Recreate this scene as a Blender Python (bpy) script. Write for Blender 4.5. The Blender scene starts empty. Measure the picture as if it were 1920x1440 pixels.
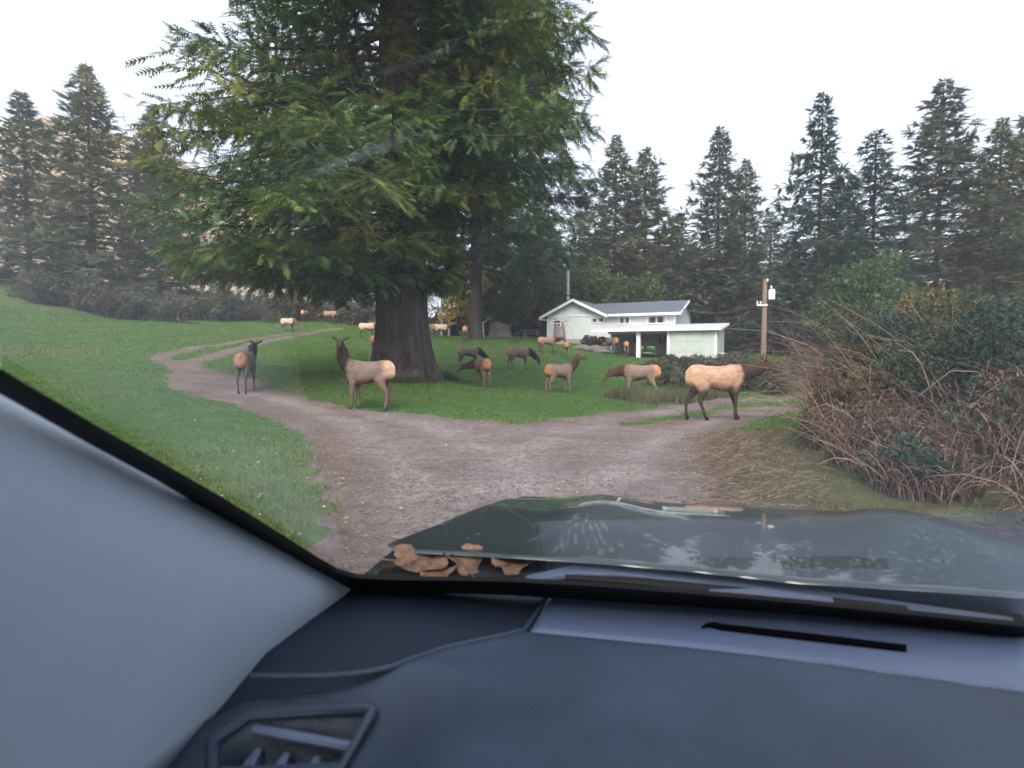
import bpy, bmesh, math, random
import numpy as np
from mathutils import Vector, Matrix, kdtree
random.seed(7); RNG = np.random.default_rng(7)
C = bpy.context.scene.collection
SC = bpy.context.scene
R = math.radians

# ------------------------------------------------------------------ camera
CAMZ = 1.55; FPX = 1090.0; PITCH = math.atan(60 / FPX)
cd = bpy.data.cameras.new('camera'); cam = bpy.data.objects.new('camera', cd); C.objects.link(cam)
cam.location = (0, 0, CAMZ); cam.rotation_euler = (math.pi / 2 - PITCH, 0, 0)
cd.sensor_width = 36; cd.lens = 36 * FPX / 1920; cd.clip_start = 0.02; cd.clip_end = 2000
cd.dof.use_dof = True; cd.dof.focus_distance = 18; cd.dof.aperture_fstop = 5.5
SC.camera = cam
# ------------------------------------------------------------------ sky, sun, exposure
SUN_EL, SUN_AZ = R(42), R(-172)         # azimuth clockwise from +Y: behind the camera, veiled by cloud
w = bpy.data.worlds.new('World'); SC.world = w; w.use_nodes = True
nt = w.node_tree; nt.nodes.clear()
sky = nt.nodes.new('ShaderNodeTexSky'); sky.sky_type = 'NISHITA'; sky.sun_disc = False
sky.sun_elevation = SUN_EL; sky.sun_rotation = SUN_AZ; sky.air_density = 1.0; sky.dust_density = 10.0; sky.ozone_density = 1.0
hs = nt.nodes.new('ShaderNodeHueSaturation'); hs.inputs['Saturation'].default_value = 0.85
bg = nt.nodes.new('ShaderNodeBackground'); bg.inputs['Strength'].default_value = 0.15
wo = nt.nodes.new('ShaderNodeOutputWorld')
mxs = nt.nodes.new('ShaderNodeMix'); mxs.data_type = 'RGBA'; mxs.inputs['Factor'].default_value = .68      # even cloud veil over the clear sky
mxs.inputs['B'].default_value = (3.6, 3.9, 4.5, 1)
nt.links.new(sky.outputs[0], hs.inputs['Color']); nt.links.new(hs.outputs[0], mxs.inputs['A']); nt.links.new(mxs.outputs['Result'], bg.inputs['Color']); nt.links.new(bg.outputs[0], wo.inputs['Surface'])
sd_ = bpy.data.lights.new('sun', 'SUN'); sun = bpy.data.objects.new('sun', sd_); C.objects.link(sun)
sd_.energy = 1.25; sd_.angle = R(30); sd_.color = (1, .93, .82)
sv = Vector((math.sin(SUN_AZ) * math.cos(SUN_EL), math.cos(SUN_AZ) * math.cos(SUN_EL), math.sin(SUN_EL)))
sun.rotation_euler = sv.to_track_quat('Z', 'Y').to_euler()
vs = SC.view_settings; vs.view_transform = 'Standard'; vs.look = 'None'; vs.exposure = 1.6; vs.gamma = 1; vs.use_curve_mapping = False
SC.cycles.max_bounces = 6; SC.cycles.transparent_max_bounces = 8
SC.cycles.filter_width = 1.6

# ------------------------------------------------------------------ pixel -> ray (a pixel gives a direction only)
cp, sp = math.cos(PITCH), math.sin(PITCH)
def ray(px, py):
    x = (px - 960) / FPX; y = (720 - py) / FPX
    return np.array([x, cp + y * sp, -sp + y * cp])
def at(px, py, Y):
    d = ray(px, py); return np.array([0, 0, CAMZ]) + d * (Y / d[1])

# ------------------------------------------------------------------ terrain
ELK = [  # px, py of the feet, distance
 (690,769,15.3),(463,739,18.6),(1345,793,15.0),(1198,745,24),(1050,738,26),(904,729,26),(880,692,37),(974,690,35),(1027,660,48),
 (1063,675,47),(1172,669,52),(873,640,54),(827,633,55),(803,635,54),(690,633,55),(709,629,60),(707,668,36),(541,622,58),(572,604,68),(617,605,68),(1146,665,52)]
cpts = [at(*e) for e in ELK]
cpts += [at(752,703,22), at(1050,640,60), at(1345,674,49), at(1240,672,50), at(1000,633,60), at(1431,676,50), at(430,607,74), at(700,622,68), at(900,632,64), at(1120,660,51)]
cpts += [np.array(p, float) for p in [(0,0,0),(-3,0,0),(3,0,-.03),(0,5,0),(0,9,-.03),(3,6,-.05),(-4,6,0),(3,10,-.14),(0,12.5,-.05),(-6,12,.05),(0,-18,0),(18,-12,-.1),(-18,-12,.1),
  (-22,6,.4),(20,10,0),(14,16,-.2),(-26,26,1.6),(30,40,.5),(42,70,2.5),(-42,50,4.5),(-42,85,9),(0,95,4.5),(42,105,5),(5,8,.2),(6,5,.2),(9,10,.2),(-60,20,4),(60,20,1),(60,60,3),(-75,70,11),(70,100,6),(-75,105,14),(-20,100,7),(-40,-40,0),(40,-40,0),(20,85,3)]]
cpts = np.array(cpts)
def _k(r2): return np.where(r2 > 1e-9, 0.5 * r2 * np.log(np.maximum(r2, 1e-9)), 0)
_n = len(cpts); _A = np.zeros((_n + 3, _n + 3))
_A[:_n, :_n] = _k(((cpts[:, None, :2] - cpts[None, :, :2]) ** 2).sum(-1)) + np.eye(_n) * 6.0
_A[:_n, _n] = 1; _A[:_n, _n + 1:] = cpts[:, :2]; _A[_n:, :_n] = _A[:_n, _n:].T
_W = np.linalg.solve(_A, np.concatenate([cpts[:, 2], [0, 0, 0]]))
def gz(x, y):
    x = np.asarray(x, float); y = np.asarray(y, float); s = x.shape
    x = x.ravel(); y = y.ravel(); out = np.empty_like(x)
    for i in range(0, len(x), 20000):
        X, Y = x[i:i + 20000], y[i:i + 20000]
        out[i:i + 20000] = _k((X[:, None] - cpts[None, :, 0]) ** 2 + (Y[:, None] - cpts[None, :, 1]) ** 2) @ _W[:_n] + _W[_n] + _W[_n + 1] * X + _W[_n + 2] * Y
    return out.reshape(s)
def g1(x, y): return float(gz(np.array([x]), np.array([y]))[0])
def hit(px, py):
    d = ray(px, py); t = np.concatenate([np.linspace(3, 40, 400), np.linspace(40.1, 110, 400)]) / d[1]
    P = np.array([0, 0, CAMZ])[None] + d[None] * t[:, None]
    h = P[:, 2] - gz(P[:, 0], P[:, 1]); i = np.argmax(h < 0) if (h < 0).any() else len(t) - 1
    return P[i]
def fnoise(x, y, seed=0, octs=4, sc=1.0):
    r = np.random.default_rng(seed); out = np.zeros_like(x, dtype=float); amp = 1; f = sc
    for o in range(octs):
        for k in range(4):
            a = r.uniform(0, 6.28); ph = r.uniform(0, 6.28); ff = f * r.uniform(.7, 1.4)
            out += amp * .4 * np.sin((x * math.cos(a) + y * math.sin(a)) * ff + ph + 1.3 * np.sin((x * math.sin(a) - y * math.cos(a)) * ff * .6 + ph * 2))
        amp *= .55; f *= 2.1
    return out

# ------------------------------------------------------------------ mesh helpers
def link(o, parent=None):
    C.objects.link(o)
    if parent is not None: o.parent = parent
    return o
def mesh_np(name, V, F, mat, parent=None, col=None, smooth=False):
    """V (n,3); F (m,k) int array; one mesh object"""
    V = np.asarray(V, np.float32); F = np.asarray(F, np.int32); k = F.shape[1]
    me = bpy.data.meshes.new(name)
    me.vertices.add(len(V)); me.vertices.foreach_set('co', V.ravel())
    me.loops.add(F.size); me.loops.foreach_set('vertex_index', F.ravel())
    me.polygons.add(len(F)); me.polygons.foreach_set('loop_start', np.arange(0, F.size, k, dtype=np.int32))
    if smooth: me.polygons.foreach_set('use_smooth', np.ones(len(F), bool))
    if col is not None:
        a = me.attributes.new('Col', 'FLOAT_COLOR', 'POINT')
        c4 = np.ones((len(V), 4), np.float32); c4[:, :3] = col; a.data.foreach_set('color', c4.ravel())
    me.update(calc_edges=True); me.materials.append(mat)
    return link(bpy.data.objects.new(name, me), parent)
class MB:
    """collects shapes, builds one mesh object"""
    def __init__(s): s.v = []; s.f = []
    def add(s, V, F):
        o = len(s.v); s.v += [tuple(map(float, p)) for p in V]; s.f += [tuple(o + i for i in f) for f in F]; return s
    def box(s, x0, x1, y0, y1, z0, z1):
        V = [(x, y, z) for x in (x0, x1) for y in (y0, y1) for z in (z0, z1)]
        return s.add(V, [(0,1,3,2),(4,6,7,5),(0,4,5,1),(2,3,7,6),(0,2,6,4),(1,5,7,3)])
    def prism(s, pts, ext):
        """closed polygon pts (3d) swept by vector ext"""
        n = len(pts); P = [np.array(p, float) for p in pts]; e = np.array(ext, float)
        return s.add(P + [p + e for p in P], [tuple(range(n))[::-1], tuple(range(n, 2 * n))] + [(i, (i + 1) % n, n + (i + 1) % n, n + i) for i in range(n)])
    def tube(s, pts, rad, sides=8, cap=True):
        P = [np.array(p, float) for p in pts]; n = len(P)
        if not hasattr(rad, '__len__'): rad = [rad] * n
        T = [P[min(i + 1, n - 1)] - P[max(i - 1, 0)] for i in range(n)]; T = [t / (np.linalg.norm(t) + 1e-9) for t in T]
        u = np.cross(T[0], (0, 0, 1)) if abs(T[0][2]) < .9 else np.cross(T[0], (1, 0, 0)); u /= np.linalg.norm(u)
        V = []
        for i in range(n):
            u = u - T[i] * np.dot(u, T[i]); u /= np.linalg.norm(u) + 1e-9; w_ = np.cross(T[i], u)
            for k in range(sides):
                a = 2 * math.pi * k / sides; V.append(P[i] + rad[i] * (u * math.cos(a) + w_ * math.sin(a)))
        F = [(i * sides + k, i * sides + (k + 1) % sides, (i + 1) * sides + (k + 1) % sides, (i + 1) * sides + k) for i in range(n - 1) for k in range(sides)]
        if cap: F += [tuple(range(sides))[::-1], tuple((n - 1) * sides + k for k in range(sides))]
        return s.add(V, F)
    def lathe(s, prof, cx=0, cy=0, cz=0, sides=20):
        n = len(prof); V = []
        for r_, z in prof:
            for k in range(sides): a = 2 * math.pi * k / sides; V.append((cx + r_ * math.cos(a), cy + r_ * math.sin(a), cz + z))
        F = [(i * sides + k, i * sides + (k + 1) % sides, (i + 1) * sides + (k + 1) % sides, (i + 1) * sides + k) for i in range(n - 1) for k in range(sides)]
        F += [tuple(range(sides))[::-1], tuple((n - 1) * sides + k for k in range(sides))]
        return s.add(V, F)
    def build(s, name, mat, parent=None, smooth=False, bevel=0, seg=2):
        me = bpy.data.meshes.new(name); me.from_pydata(s.v, [], s.f); me.update()
        bm = bmesh.new(); bm.from_mesh(me); bmesh.ops.recalc_face_normals(bm, faces=bm.faces)
        if bevel:
            ed = [e for e in bm.edges if len(e.link_faces) == 2 and e.calc_face_angle(0) > .5]
            bmesh.ops.bevel(bm, geom=ed, offset=bevel, segments=seg, profile=.5, affect='EDGES', clamp_overlap=True)
        if smooth:
            for f in bm.faces: f.smooth = True
        bm.to_mesh(me); bm.free(); me.materials.append(mat)
        o = link(bpy.data.objects.new(name, me), parent)
        if smooth:
            try: me.set_sharp_from_angle(angle=R(40))
            except Exception: pass
        return o
def tag(o, label=None, cat=None, group=None, kind=None):
    if label: o['label'] = label
    if cat: o['category'] = cat
    if group: o['group'] = group
    if kind: o['kind'] = kind
    return o
def empty(name, loc=(0, 0, 0), rz=0, label=None, cat=None, group=None):
    o = bpy.data.objects.new(name, None); C.objects.link(o); o.location = tuple(map(float, loc)); o.rotation_euler = (0, 0, rz); o.empty_display_size = .2
    return tag(o, label, cat, group)
def copy_tree(o, parent=None):
    c = o.copy(); C.objects.link(c)
    if parent is not None: c.parent = parent
    for ch in list(o.children): copy_tree(ch, c)
    return c
def grid_faces(nx, ny):
    i = np.arange(nx - 1)[:, None] * ny + np.arange(ny - 1)[None, :]
    return np.stack([i, i + ny, i + ny + 1, i + 1], -1).reshape(-1, 4)

# ------------------------------------------------------------------ materials
def mat(name, base, rough=.7, var=0.0, scale=8.0, bump=0.0, bscale=40.0, metal=0.0, spec=.5, col2=None, attr=False, coat=0.0, detail=6, transl=0.0, stretch=None, contrast=(.3, .7)):
    m = bpy.data.materials.new(name); m.use_nodes = True; N = m.node_tree.nodes; L = m.node_tree.links
    b = N['Principled BSDF']; b.inputs['Roughness'].default_value = rough; b.inputs['Metallic'].default_value = metal
    b.inputs['Specular IOR Level'].default_value = spec; b.inputs['Coat Weight'].default_value = coat
    tc = N.new('ShaderNodeTexCoord'); vec = tc.outputs['Object']
    if stretch:
        mp = N.new('ShaderNodeMapping'); mp.inputs['Scale'].default_value = stretch; L.new(vec, mp.inputs['Vector']); vec = mp.outputs[0]
    src = None
    if attr:
        at_ = N.new('ShaderNodeAttribute'); at_.attribute_name = 'Col'; src = at_.outputs['Color']
    if var or col2:
        nz = N.new('ShaderNodeTexNoise'); nz.inputs['Scale'].default_value = scale; nz.inputs['Detail'].default_value = detail; nz.inputs['Roughness'].default_value = .65
        L.new(vec, nz.inputs['Vector'])
        rp = N.new('ShaderNodeValToRGB'); rp.color_ramp.elements[0].position = contrast[0]; rp.color_ramp.elements[1].position = contrast[1]
        if attr:
            rp.color_ramp.elements[0].color = (1 - var,) * 3 + (1,); rp.color_ramp.elements[1].color = (1 + var,) * 3 + (1,)
            mx = N.new('ShaderNodeMix'); mx.data_type = 'RGBA'; mx.blend_type = 'MULTIPLY'; mx.inputs['Factor'].default_value = 1
            L.new(src, mx.inputs['A']); L.new(rp.outputs[0], mx.inputs['B']); src = mx.outputs['Result']
        else:
            c2 = col2 or tuple(c * (1 + var) for c in base); c1 = base if col2 else tuple(c * (1 - var) for c in base)
            rp.color_ramp.elements[0].color = (*c1, 1); rp.color_ramp.elements[1].color = (*c2, 1); src = rp.outputs[0]
        L.new(nz.outputs['Fac'], rp.inputs[0])
    if src is not None: L.new(src, b.inputs['Base Color'])
    else: b.inputs['Base Color'].default_value = (*base, 1)
    if bump:
        n2 = N.new('ShaderNodeTexNoise'); n2.inputs['Scale'].default_value = bscale; n2.inputs['Detail'].default_value = 5; L.new(vec, n2.inputs['Vector'])
        bp = N.new('ShaderNodeBump'); bp.inputs['Strength'].default_value = bump; bp.inputs['Distance'].default_value = .02
        L.new(n2.outputs['Fac'], bp.inputs['Height']); L.new(bp.outputs[0], b.inputs['Normal'])
    if transl:
        tr = N.new('ShaderNodeBsdfTranslucent'); ms = N.new('ShaderNodeMixShader'); ms.inputs[0].default_value = transl
        if src is not None: L.new(src, tr.inputs['Color'])
        else: tr.inputs['Color'].default_value = (*base, 1)
        L.new(b.outputs[0], ms.inputs[1]); L.new(tr.outputs[0], ms.inputs[2]); L.new(ms.outputs[0], N['Material Output'].inputs['Surface'])
    return m
M = {}
M['ground'] = mat('lawn_soil', (1, 1, 1), .95, attr=True, var=.3, scale=1.6, bump=.6, bscale=30, spec=.1)
M['gravel'] = mat('gravel', (1, 1, 1), .95, attr=True, var=.32, scale=5.0, bump=1.0, bscale=30, spec=.15, detail=12)
M['pebble'] = mat('pebble', (1, 1, 1), .9, attr=True, spec=.2)
M['grass'] = mat('grass_blade', (1, 1, 1), .7, attr=True, spec=.2, transl=.25)
M['leaf'] = mat('foliage', (1, 1, 1), .6, attr=True, spec=.25, transl=.36)
M['bark'] = mat('bark', (.022, .018, .016), .95, scale=2.2, col2=(.090, .074, .068), bump=1.0, bscale=5, spec=.1, stretch=(3, 3, .35), detail=8)
M['bark_far'] = mat('bark_far', (.03, .024, .02), .95, scale=2, col2=(.08, .06, .05), spec=.1)
M['alder'] = mat('pale_bark', (.24, .22, .21), .9, scale=3, col2=(.48, .45, .43), spec=.1)
M['deadwood'] = mat('weathered_wood', (.14, .115, .10), .95, scale=4, col2=(.34, .30, .28), bump=.8, bscale=8, spec=.1, stretch=(2, 2, .4))
M['cane'] = mat('dry_cane', (1, 1, 1), .85, attr=True, spec=.15)
M['hill'] = mat('dry_hillside', (.19, .145, .10), 1, scale=.12, col2=(.40, .32, .235), bump=.5, bscale=1.5, spec=.05, detail=10)
M['white'] = mat('white_trim', (.78, .79, .78), .6, var=.04, scale=2)
M['siding'] = mat('pale_siding', (.56, .61, .62), .7, var=.05, scale=1.5)
M['siding_g'] = mat('pale_green_siding', (.44, .50, .475), .7, var=.05, scale=1.5)
M['shingle'] = mat('blue_grey_shingle', (.088, .104, .140), .85, var=.22, scale=9, bump=.4, bscale=18)
M['groove'] = mat('weathered_door_line', (.33, .385, .37), .8)
M['metal_roof'] = mat('grey_metal_roof', (.50, .51, .54), .5, var=.08, scale=1.2)
M['window_dark'] = mat('window_glass', (.012, .014, .018), .08, spec=.6)
M['curtain'] = mat('curtain', (.42, .41, .42), .9)
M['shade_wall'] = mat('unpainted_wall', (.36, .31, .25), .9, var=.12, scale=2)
M['concrete'] = mat('concrete', (.33, .32, .30), .9, var=.15, scale=4)
M['galv'] = mat('galvanised_steel', (.42, .44, .46), .45, metal=.6, var=.12, scale=6)
M['darkband'] = mat('dark_steel', (.05, .055, .06), .5, metal=.5)
M['rock'] = mat('rock', (.075, .068, .066), .95, scale=5, col2=(.20, .185, .18), bump=.8, bscale=9)
M['pole'] = mat('pole_wood', (.17, .115, .08), .95, scale=5, col2=(.28, .20, .145), stretch=(3, 3, .3), bump=.4, bscale=10)
M['green_paint'] = mat('green_paint', (.02, .11, .03), .35, coat=.3)
M['yellow_paint'] = mat('yellow_paint', (.65, .45, .05), .4)
M['rubber'] = mat('rubber', (.015, .015, .016), .85)
M['white_plastic'] = mat('white_plastic', (.8, .8, .8), .4)
M['elk'] = mat('elk_coat', (1, 1, 1), .9, attr=True, var=.30, scale=11, bump=.8, bscale=45, spec=.12, detail=12, stretch=(.6, 1, 1.5))
M['eye'] = mat('eye', (.008, .006, .005), .1)
M['dash'] = mat('dash_plastic', (.010, .020, .038), .5, col2=(.027, .047, .080), scale=4.5, bump=.22, bscale=330, spec=.45, detail=12, contrast=(.3, .72))
M['dash_light'] = mat('dash_plastic_smooth', (.075, .105, .175), .45, var=.14, scale=5, bump=.12, bscale=400, spec=.5, detail=12)
M['trim'] = mat('pale_grey_trim', (.29, .345, .43), .75, var=.05, scale=6, bump=.05, bscale=600, spec=.3)
M['frit'] = mat('black_frit', (.004, .004, .005), .6, spec=.2)
M['cowl'] = mat('cowl_plastic', (.014, .017, .024), .8, spec=.2, var=.2, scale=14)
M['paint'] = mat('dark_green_paint', (.040, .058, .056), .32, metal=.35, coat=1.0, var=.05, scale=3)
M['void'] = mat('vent_black', (.003, .003, .004), .9, spec=.0)
M['dry_leaf'] = mat('dry_leaf', (.060, .032, .024), .75, scale=30, col2=(.33, .20, .12), transl=.15, bump=.4, bscale=60)
# ribbed insert
def ribbed():
    m = mat('ribbed_insert', (.010, .016, .033), .65, spec=.25); N = m.node_tree.nodes; L = m.node_tree.links
    tc = N.new('ShaderNodeTexCoord'); wv = N.new('ShaderNodeTexWave'); wv.inputs['Scale'].default_value = 120; wv.bands_direction = 'DIAGONAL'
    bp = N.new('ShaderNodeBump'); bp.inputs['Strength'].default_value = .45; bp.inputs['Distance'].default_value = .002
    L.new(tc.outputs['Object'], wv.inputs['Vector']); L.new(wv.outputs['Fac'], bp.inputs['Height']); L.new(bp.outputs[0], N['Principled BSDF'].inputs['Normal'])
    return m
M['ribbed'] = ribbed()
def glass_mat():
    m = bpy.data.materials.new('windshield_glass'); m.use_nodes = True; N = m.node_tree.nodes; L = m.node_tree.links; N.clear()
    t = N.new('ShaderNodeBsdfTransparent'); t.inputs[0].default_value = (.95, .955, .965, 1)
    g = N.new('ShaderNodeBsdfGlossy'); g.inputs['Roughness'].default_value = .0
    fr = N.new('ShaderNodeFresnel'); fr.inputs['IOR'].default_value = 1.5
    mu = N.new('ShaderNodeMath'); mu.operation = 'MULTIPLY'; mu.inputs[1].default_value = 1.9; mu.use_clamp = True
    mx = N.new('ShaderNodeMixShader'); o = N.new('ShaderNodeOutputMaterial')
    df = N.new('ShaderNodeBsdfTranslucent'); df.inputs[0].default_value = (.85, .88, .92, 1); m2 = N.new('ShaderNodeMixShader')
    tc = N.new('ShaderNodeTexCoord'); nz = N.new('ShaderNodeTexNoise'); nz.inputs['Scale'].default_value = 5; nz.inputs['Detail'].default_value = 3; rp = N.new('ShaderNodeMapRange'); rp.inputs['From Min'].default_value = .3; rp.inputs['From Max'].default_value = .7; rp.inputs['To Min'].default_value = .001; rp.inputs['To Max'].default_value = .006
    L.new(tc.outputs['Object'], nz.inputs['Vector']); L.new(nz.outputs['Fac'], rp.inputs['Value']); L.new(rp.outputs[0], m2.inputs[0]); L.new(mx.outputs[0], m2.inputs[1]); L.new(df.outputs[0], m2.inputs[2])
    L.new(fr.outputs[0], mu.inputs[0]); L.new(mu.outputs[0], mx.inputs[0]); L.new(t.outputs[0], mx.inputs[1]); L.new(g.outputs[0], mx.inputs[2]); L.new(m2.outputs[0], o.inputs[0])
    return m
M['glass'] = glass_mat()
def reflection_streak_mat():  # translucent film that imitates streaks reflected in the windshield
    m = bpy.data.materials.new('painted_glass_reflection'); m.use_nodes = True; N = m.node_tree.nodes; L = m.node_tree.links; N.clear()
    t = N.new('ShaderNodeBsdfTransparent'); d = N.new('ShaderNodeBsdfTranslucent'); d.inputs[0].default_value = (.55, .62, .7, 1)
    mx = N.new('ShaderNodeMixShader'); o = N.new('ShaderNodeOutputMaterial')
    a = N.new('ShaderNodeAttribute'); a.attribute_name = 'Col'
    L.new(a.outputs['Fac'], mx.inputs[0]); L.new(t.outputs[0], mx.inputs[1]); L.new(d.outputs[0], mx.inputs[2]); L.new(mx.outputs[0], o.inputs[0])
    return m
M['reflection_streak'] = reflection_streak_mat()

# ------------------------------------------------------------------ ground, roads, hill
def axis(lo, hi, fine_lo, fine_hi, fine, coarse):
    a = list(np.arange(fine_lo, fine_hi + 1e-6, fine)); s = fine
    x = fine_hi
    while x < hi: s = min(s * 1.12, coarse); x += s; a.append(x)
    x = fine_lo; s = fine
    while x > lo: s = min(s * 1.12, coarse); x -= s; a.insert(0, x)
    return np.array(a)
gx = axis(-420, 420, -26, 26, .65, 14); gy = axis(-160, 700, -4, 70, .65, 14)
GX, GY = np.meshgrid(gx, gy, indexing='ij')
GZ = gz(np.clip(GX, -80, 80), np.clip(GY, -40, 110))
far = np.maximum(np.maximum(np.abs(GX) - 80, GY - 110), 0); GZ = GZ * np.exp(-far / 260)
GZ += .03 * fnoise(GX, GY, 3, 3, .8)
gn = np.clip(.5 + .5 * fnoise(GX, GY, 51, 4, .45), 0, 1)[..., None]; gcol = np.array([.046, .098, .024]) * (1 - gn) + np.array([.085, .118, .040]) * gn
gv = .75 * (np.clip((GX - .30 * GY) / .8, 0, 1) * np.clip((14 - GY) / 3, 0, 1) * (GX > 1) * np.clip((11 - GX) / 2, 0, 1))[..., None]; gcol = gcol * (1 - gv) + np.array([.105, .080, .054]) * gv     # dead litter under the thicket
ground = mesh_np('ground', np.stack([GX, GY, GZ], -1).reshape(-1, 3), grid_faces(len(gx), len(gy)), M['ground'], None, gcol.reshape(-1, 3), smooth=True); tag(ground, kind='structure')
def gtop(x, y): return gz(x, y) + .03 * fnoise(np.asarray(x, float), np.asarray(y, float), 3, 3, .8)
def gt1(x, y): return float(gtop(np.array([float(x)]), np.array([float(y)]))[0])
# roads: outlines and centre lines given as pixels and met with the ground
def pix_path(pp): return np.array([hit(*p)[:2] for p in pp])
def seg_dist(x, y, P, closed=False):
    d = np.full(x.shape, 1e9); n = len(P)
    for i in range(n if closed else n - 1):
        a = P[i]; b = P[(i + 1) % n]; ab = b - a; t = np.clip(((x - a[0]) * ab[0] + (y - a[1]) * ab[1]) / (ab @ ab + 1e-9), 0, 1)
        d = np.minimum(d, np.hypot(x - a[0] - t * ab[0], y - a[1] - t * ab[1]))
    return d
def inside(x, y, P):
    c = np.zeros(x.shape, bool); n = len(P)
    for i in range(n):
        a = P[i]; b = P[(i + 1) % n]
        hitm = ((a[1] > y) != (b[1] > y)) & (x < (b[0] - a[0]) * (y - a[1]) / (b[1] - a[1] + 1e-12) + a[0]); c ^= hitm
    return c
def sdist(x, y, P):
    d = seg_dist(x, y, P, True); return np.where(inside(x, y, P), d, -d)
# junction outline
J = [(640,1010),(612,960),(603,900),(590,852),(545,806),(484,772),(420,754)]
J = list(pix_path(J)) + [np.array(p, float) for p in [(-11.5,19.5),(-13.5,22.5),(-12.2,24.0)]]
J += list(pix_path([(425,703),(470,708),(530,733),(610,757),(700,768),(800,780),(900,791),(960,797),(1040,797),(1110,789)]))
J += list(pix_path([(1180,797),(1290,790)])) + list(pix_path([(1350,800),(1336,828),(1362,855),(1352,885),(1396,915),(1410,940)])) + [np.array(p, float) for p in [(2.9,5),(2.9,1),(2.8,-25),(-2.2,-25),(-2.0,1)]]
J = np.array(J)
trackU = pix_path([(1040,800),(1130,787),(1210,775),(1290,764),(1360,752)]); trackU = np.vstack([trackU, trackU[-1] + [6, 2.2]])
trackL = pix_path([(1200,812),(1290,800),(1370,782),(1420,770)]); trackL = np.vstack([trackL, trackL[-1] + [6, 1.6]])
TL1 = np.vstack([[(-12.5,22.5),(-17,28),(-18.5,34)], pix_path([(405,648),(470,637),(530,627),(570,622)])])
TL2 = np.vstack([[(-11.5,21.0),(-15,27)], pix_path([(400,668),(430,658),(470,647),(545,631),(601,621),(640,617)])])
def road_sd(x, y):
    s = sdist(x, y, J)
    for P, hw in ((trackU, .72), (trackL, .95), (TL1, .42), (TL2, .5)): s = np.maximum(s, hw - seg_dist(x, y, P))
    return s + .11 * fnoise(x, y, 11, 3, 2.4)
rx = axis(-34, 22, -14, 12, .16, .4); ry = axis(-26, 70, 3, 32, .16, .45)
RX, RY = np.meshgrid(rx, ry, indexing='ij'); SDR = road_sd(RX, RY)
rut = -.02 * np.exp(-((RX - .25 * np.sin(RY * .3)) / .4) ** 2)
RZ = gtop(RX, RY) + np.clip(SDR * .10, -.09, .028) + .006 * fnoise(RX, RY, 5, 3, 6)
F = grid_faces(len(rx), len(ry)); keep = (SDR.ravel()[F] > -.75).any(1); F = F[keep]
used = np.unique(F); remap = -np.ones(RX.size, int); remap[used] = np.arange(len(used))
# packed wheel tracks, loose middles and needle-brown margins
def car_path(pp): return pix_path(pp)
ruts = [np.vstack([[(-.7, 1)], car_path([(800, 1000), (760, 900), (700, 820), (590, 768), (500, 742), (430, 735)])]), np.vstack([[(.9, 1)], car_path([(1010, 960), (960, 870), (840, 812), (700, 778), (560, 735), (470, 716)])]),
        np.vstack([[(-.6, 1)], car_path([(860, 960), (960, 865), (1060, 812), (1190, 782), (1300, 766)])]), np.vstack([[(1.0, 1)], car_path([(1130, 930), (1190, 860), (1260, 815), (1350, 790)])])]
tr_ = np.zeros_like(RX)
for P in ruts: tr_ = np.maximum(tr_, np.exp(-(seg_dist(RX, RY, P) / .42) ** 2))
edge_ = np.clip(1 - SDR / .9, 0, 1); blot = np.clip(.5 + .45 * fnoise(RX, RY, 61, 4, .9), 0, 1); blot2 = np.clip(.5 + .5 * fnoise(RX, RY, 62, 3, 3.2), 0, 1)
rc = np.array([.158, .128, .122])[None, None] * np.ones(RX.shape + (1,)); rc = rc * (1 - tr_[..., None] * .85) + np.array([.240, .205, .200]) * tr_[..., None] * .85
rc = rc * (.86 + .28 * blot2[..., None]); brown = np.clip(edge_ * .65 * (.4 + blot) + .45 * np.clip(blot - .55, 0, 1), 0, .8)[..., None]; rc = rc * (1 - brown) + np.array([.115, .084, .062]) * brown
RZ = RZ - .014 * tr_ * np.clip(SDR, 0, 1)
road = mesh_np('gravel_road', np.stack([RX, RY, RZ], -1).reshape(-1, 3)[used], remap[F], M['gravel'], None, rc.reshape(-1, 3)[used], smooth=True); tag(road, kind='structure')
# hill behind on the left
hx = np.arange(-420, 60, 8.0); hy = np.arange(80, 420, 8.0); HX, HY = np.meshgrid(hx, hy, indexing='ij')
HZ = 92 * np.exp(-(((HX + 165) / 105) ** 2 + ((HY - 235) / 95) ** 2)) + 3 * fnoise(HX, HY, 21, 4, .05) - 4
hill = mesh_np('hill', np.stack([HX, HY, HZ], -1).reshape(-1, 3), grid_faces(len(hx), len(hy)), M['hill'], smooth=True); tag(hill, kind='structure')
def hillz(x, y): return float(92 * math.exp(-(((x + 165) / 105) ** 2 + ((y - 235) / 95) ** 2)) - 4)

# ------------------------------------------------------------------ house
HO = np.array([15.1, 54.0]); HA = R(28)
house = empty('house', (HO[0], HO[1], 0), -HA, 'pale single-storey house with front gable, blue-grey roof and a carport lean-to', 'house')
def hloc(u, v):   # house coords -> world (v back)
    return HO[0] + u * math.cos(HA) + v * math.sin(HA), HO[1] - u * math.sin(HA) + v * math.cos(HA)
GB = -13.0; GP = -9.95; EV = 5.28; RG = 6.5; GPK = 6.72; DEP = 7.0; LT = -4.5; LR = 4.36
wl = MB()
wl.prism([(GB, 0, .2), (0, 0, .2), (0, 0, EV), (-6.9, 0, EV), (GP, 0, GPK - .12), (GB, 0, EV - .02)], (0, .15, 0))
wl.build('front_wall', M['siding'], house)
MB().prism([(0, .153, .2), (0, DEP, .2), (0, DEP, EV), (0, DEP / 2, RG - .1), (0, .153, EV)], (-.15, 0, 0)).build('end_wall', M['siding'], house)
MB().box(GB, GB + .15, .153, DEP, .2, EV - .06).build('side_wall', M['siding'], house)
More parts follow.
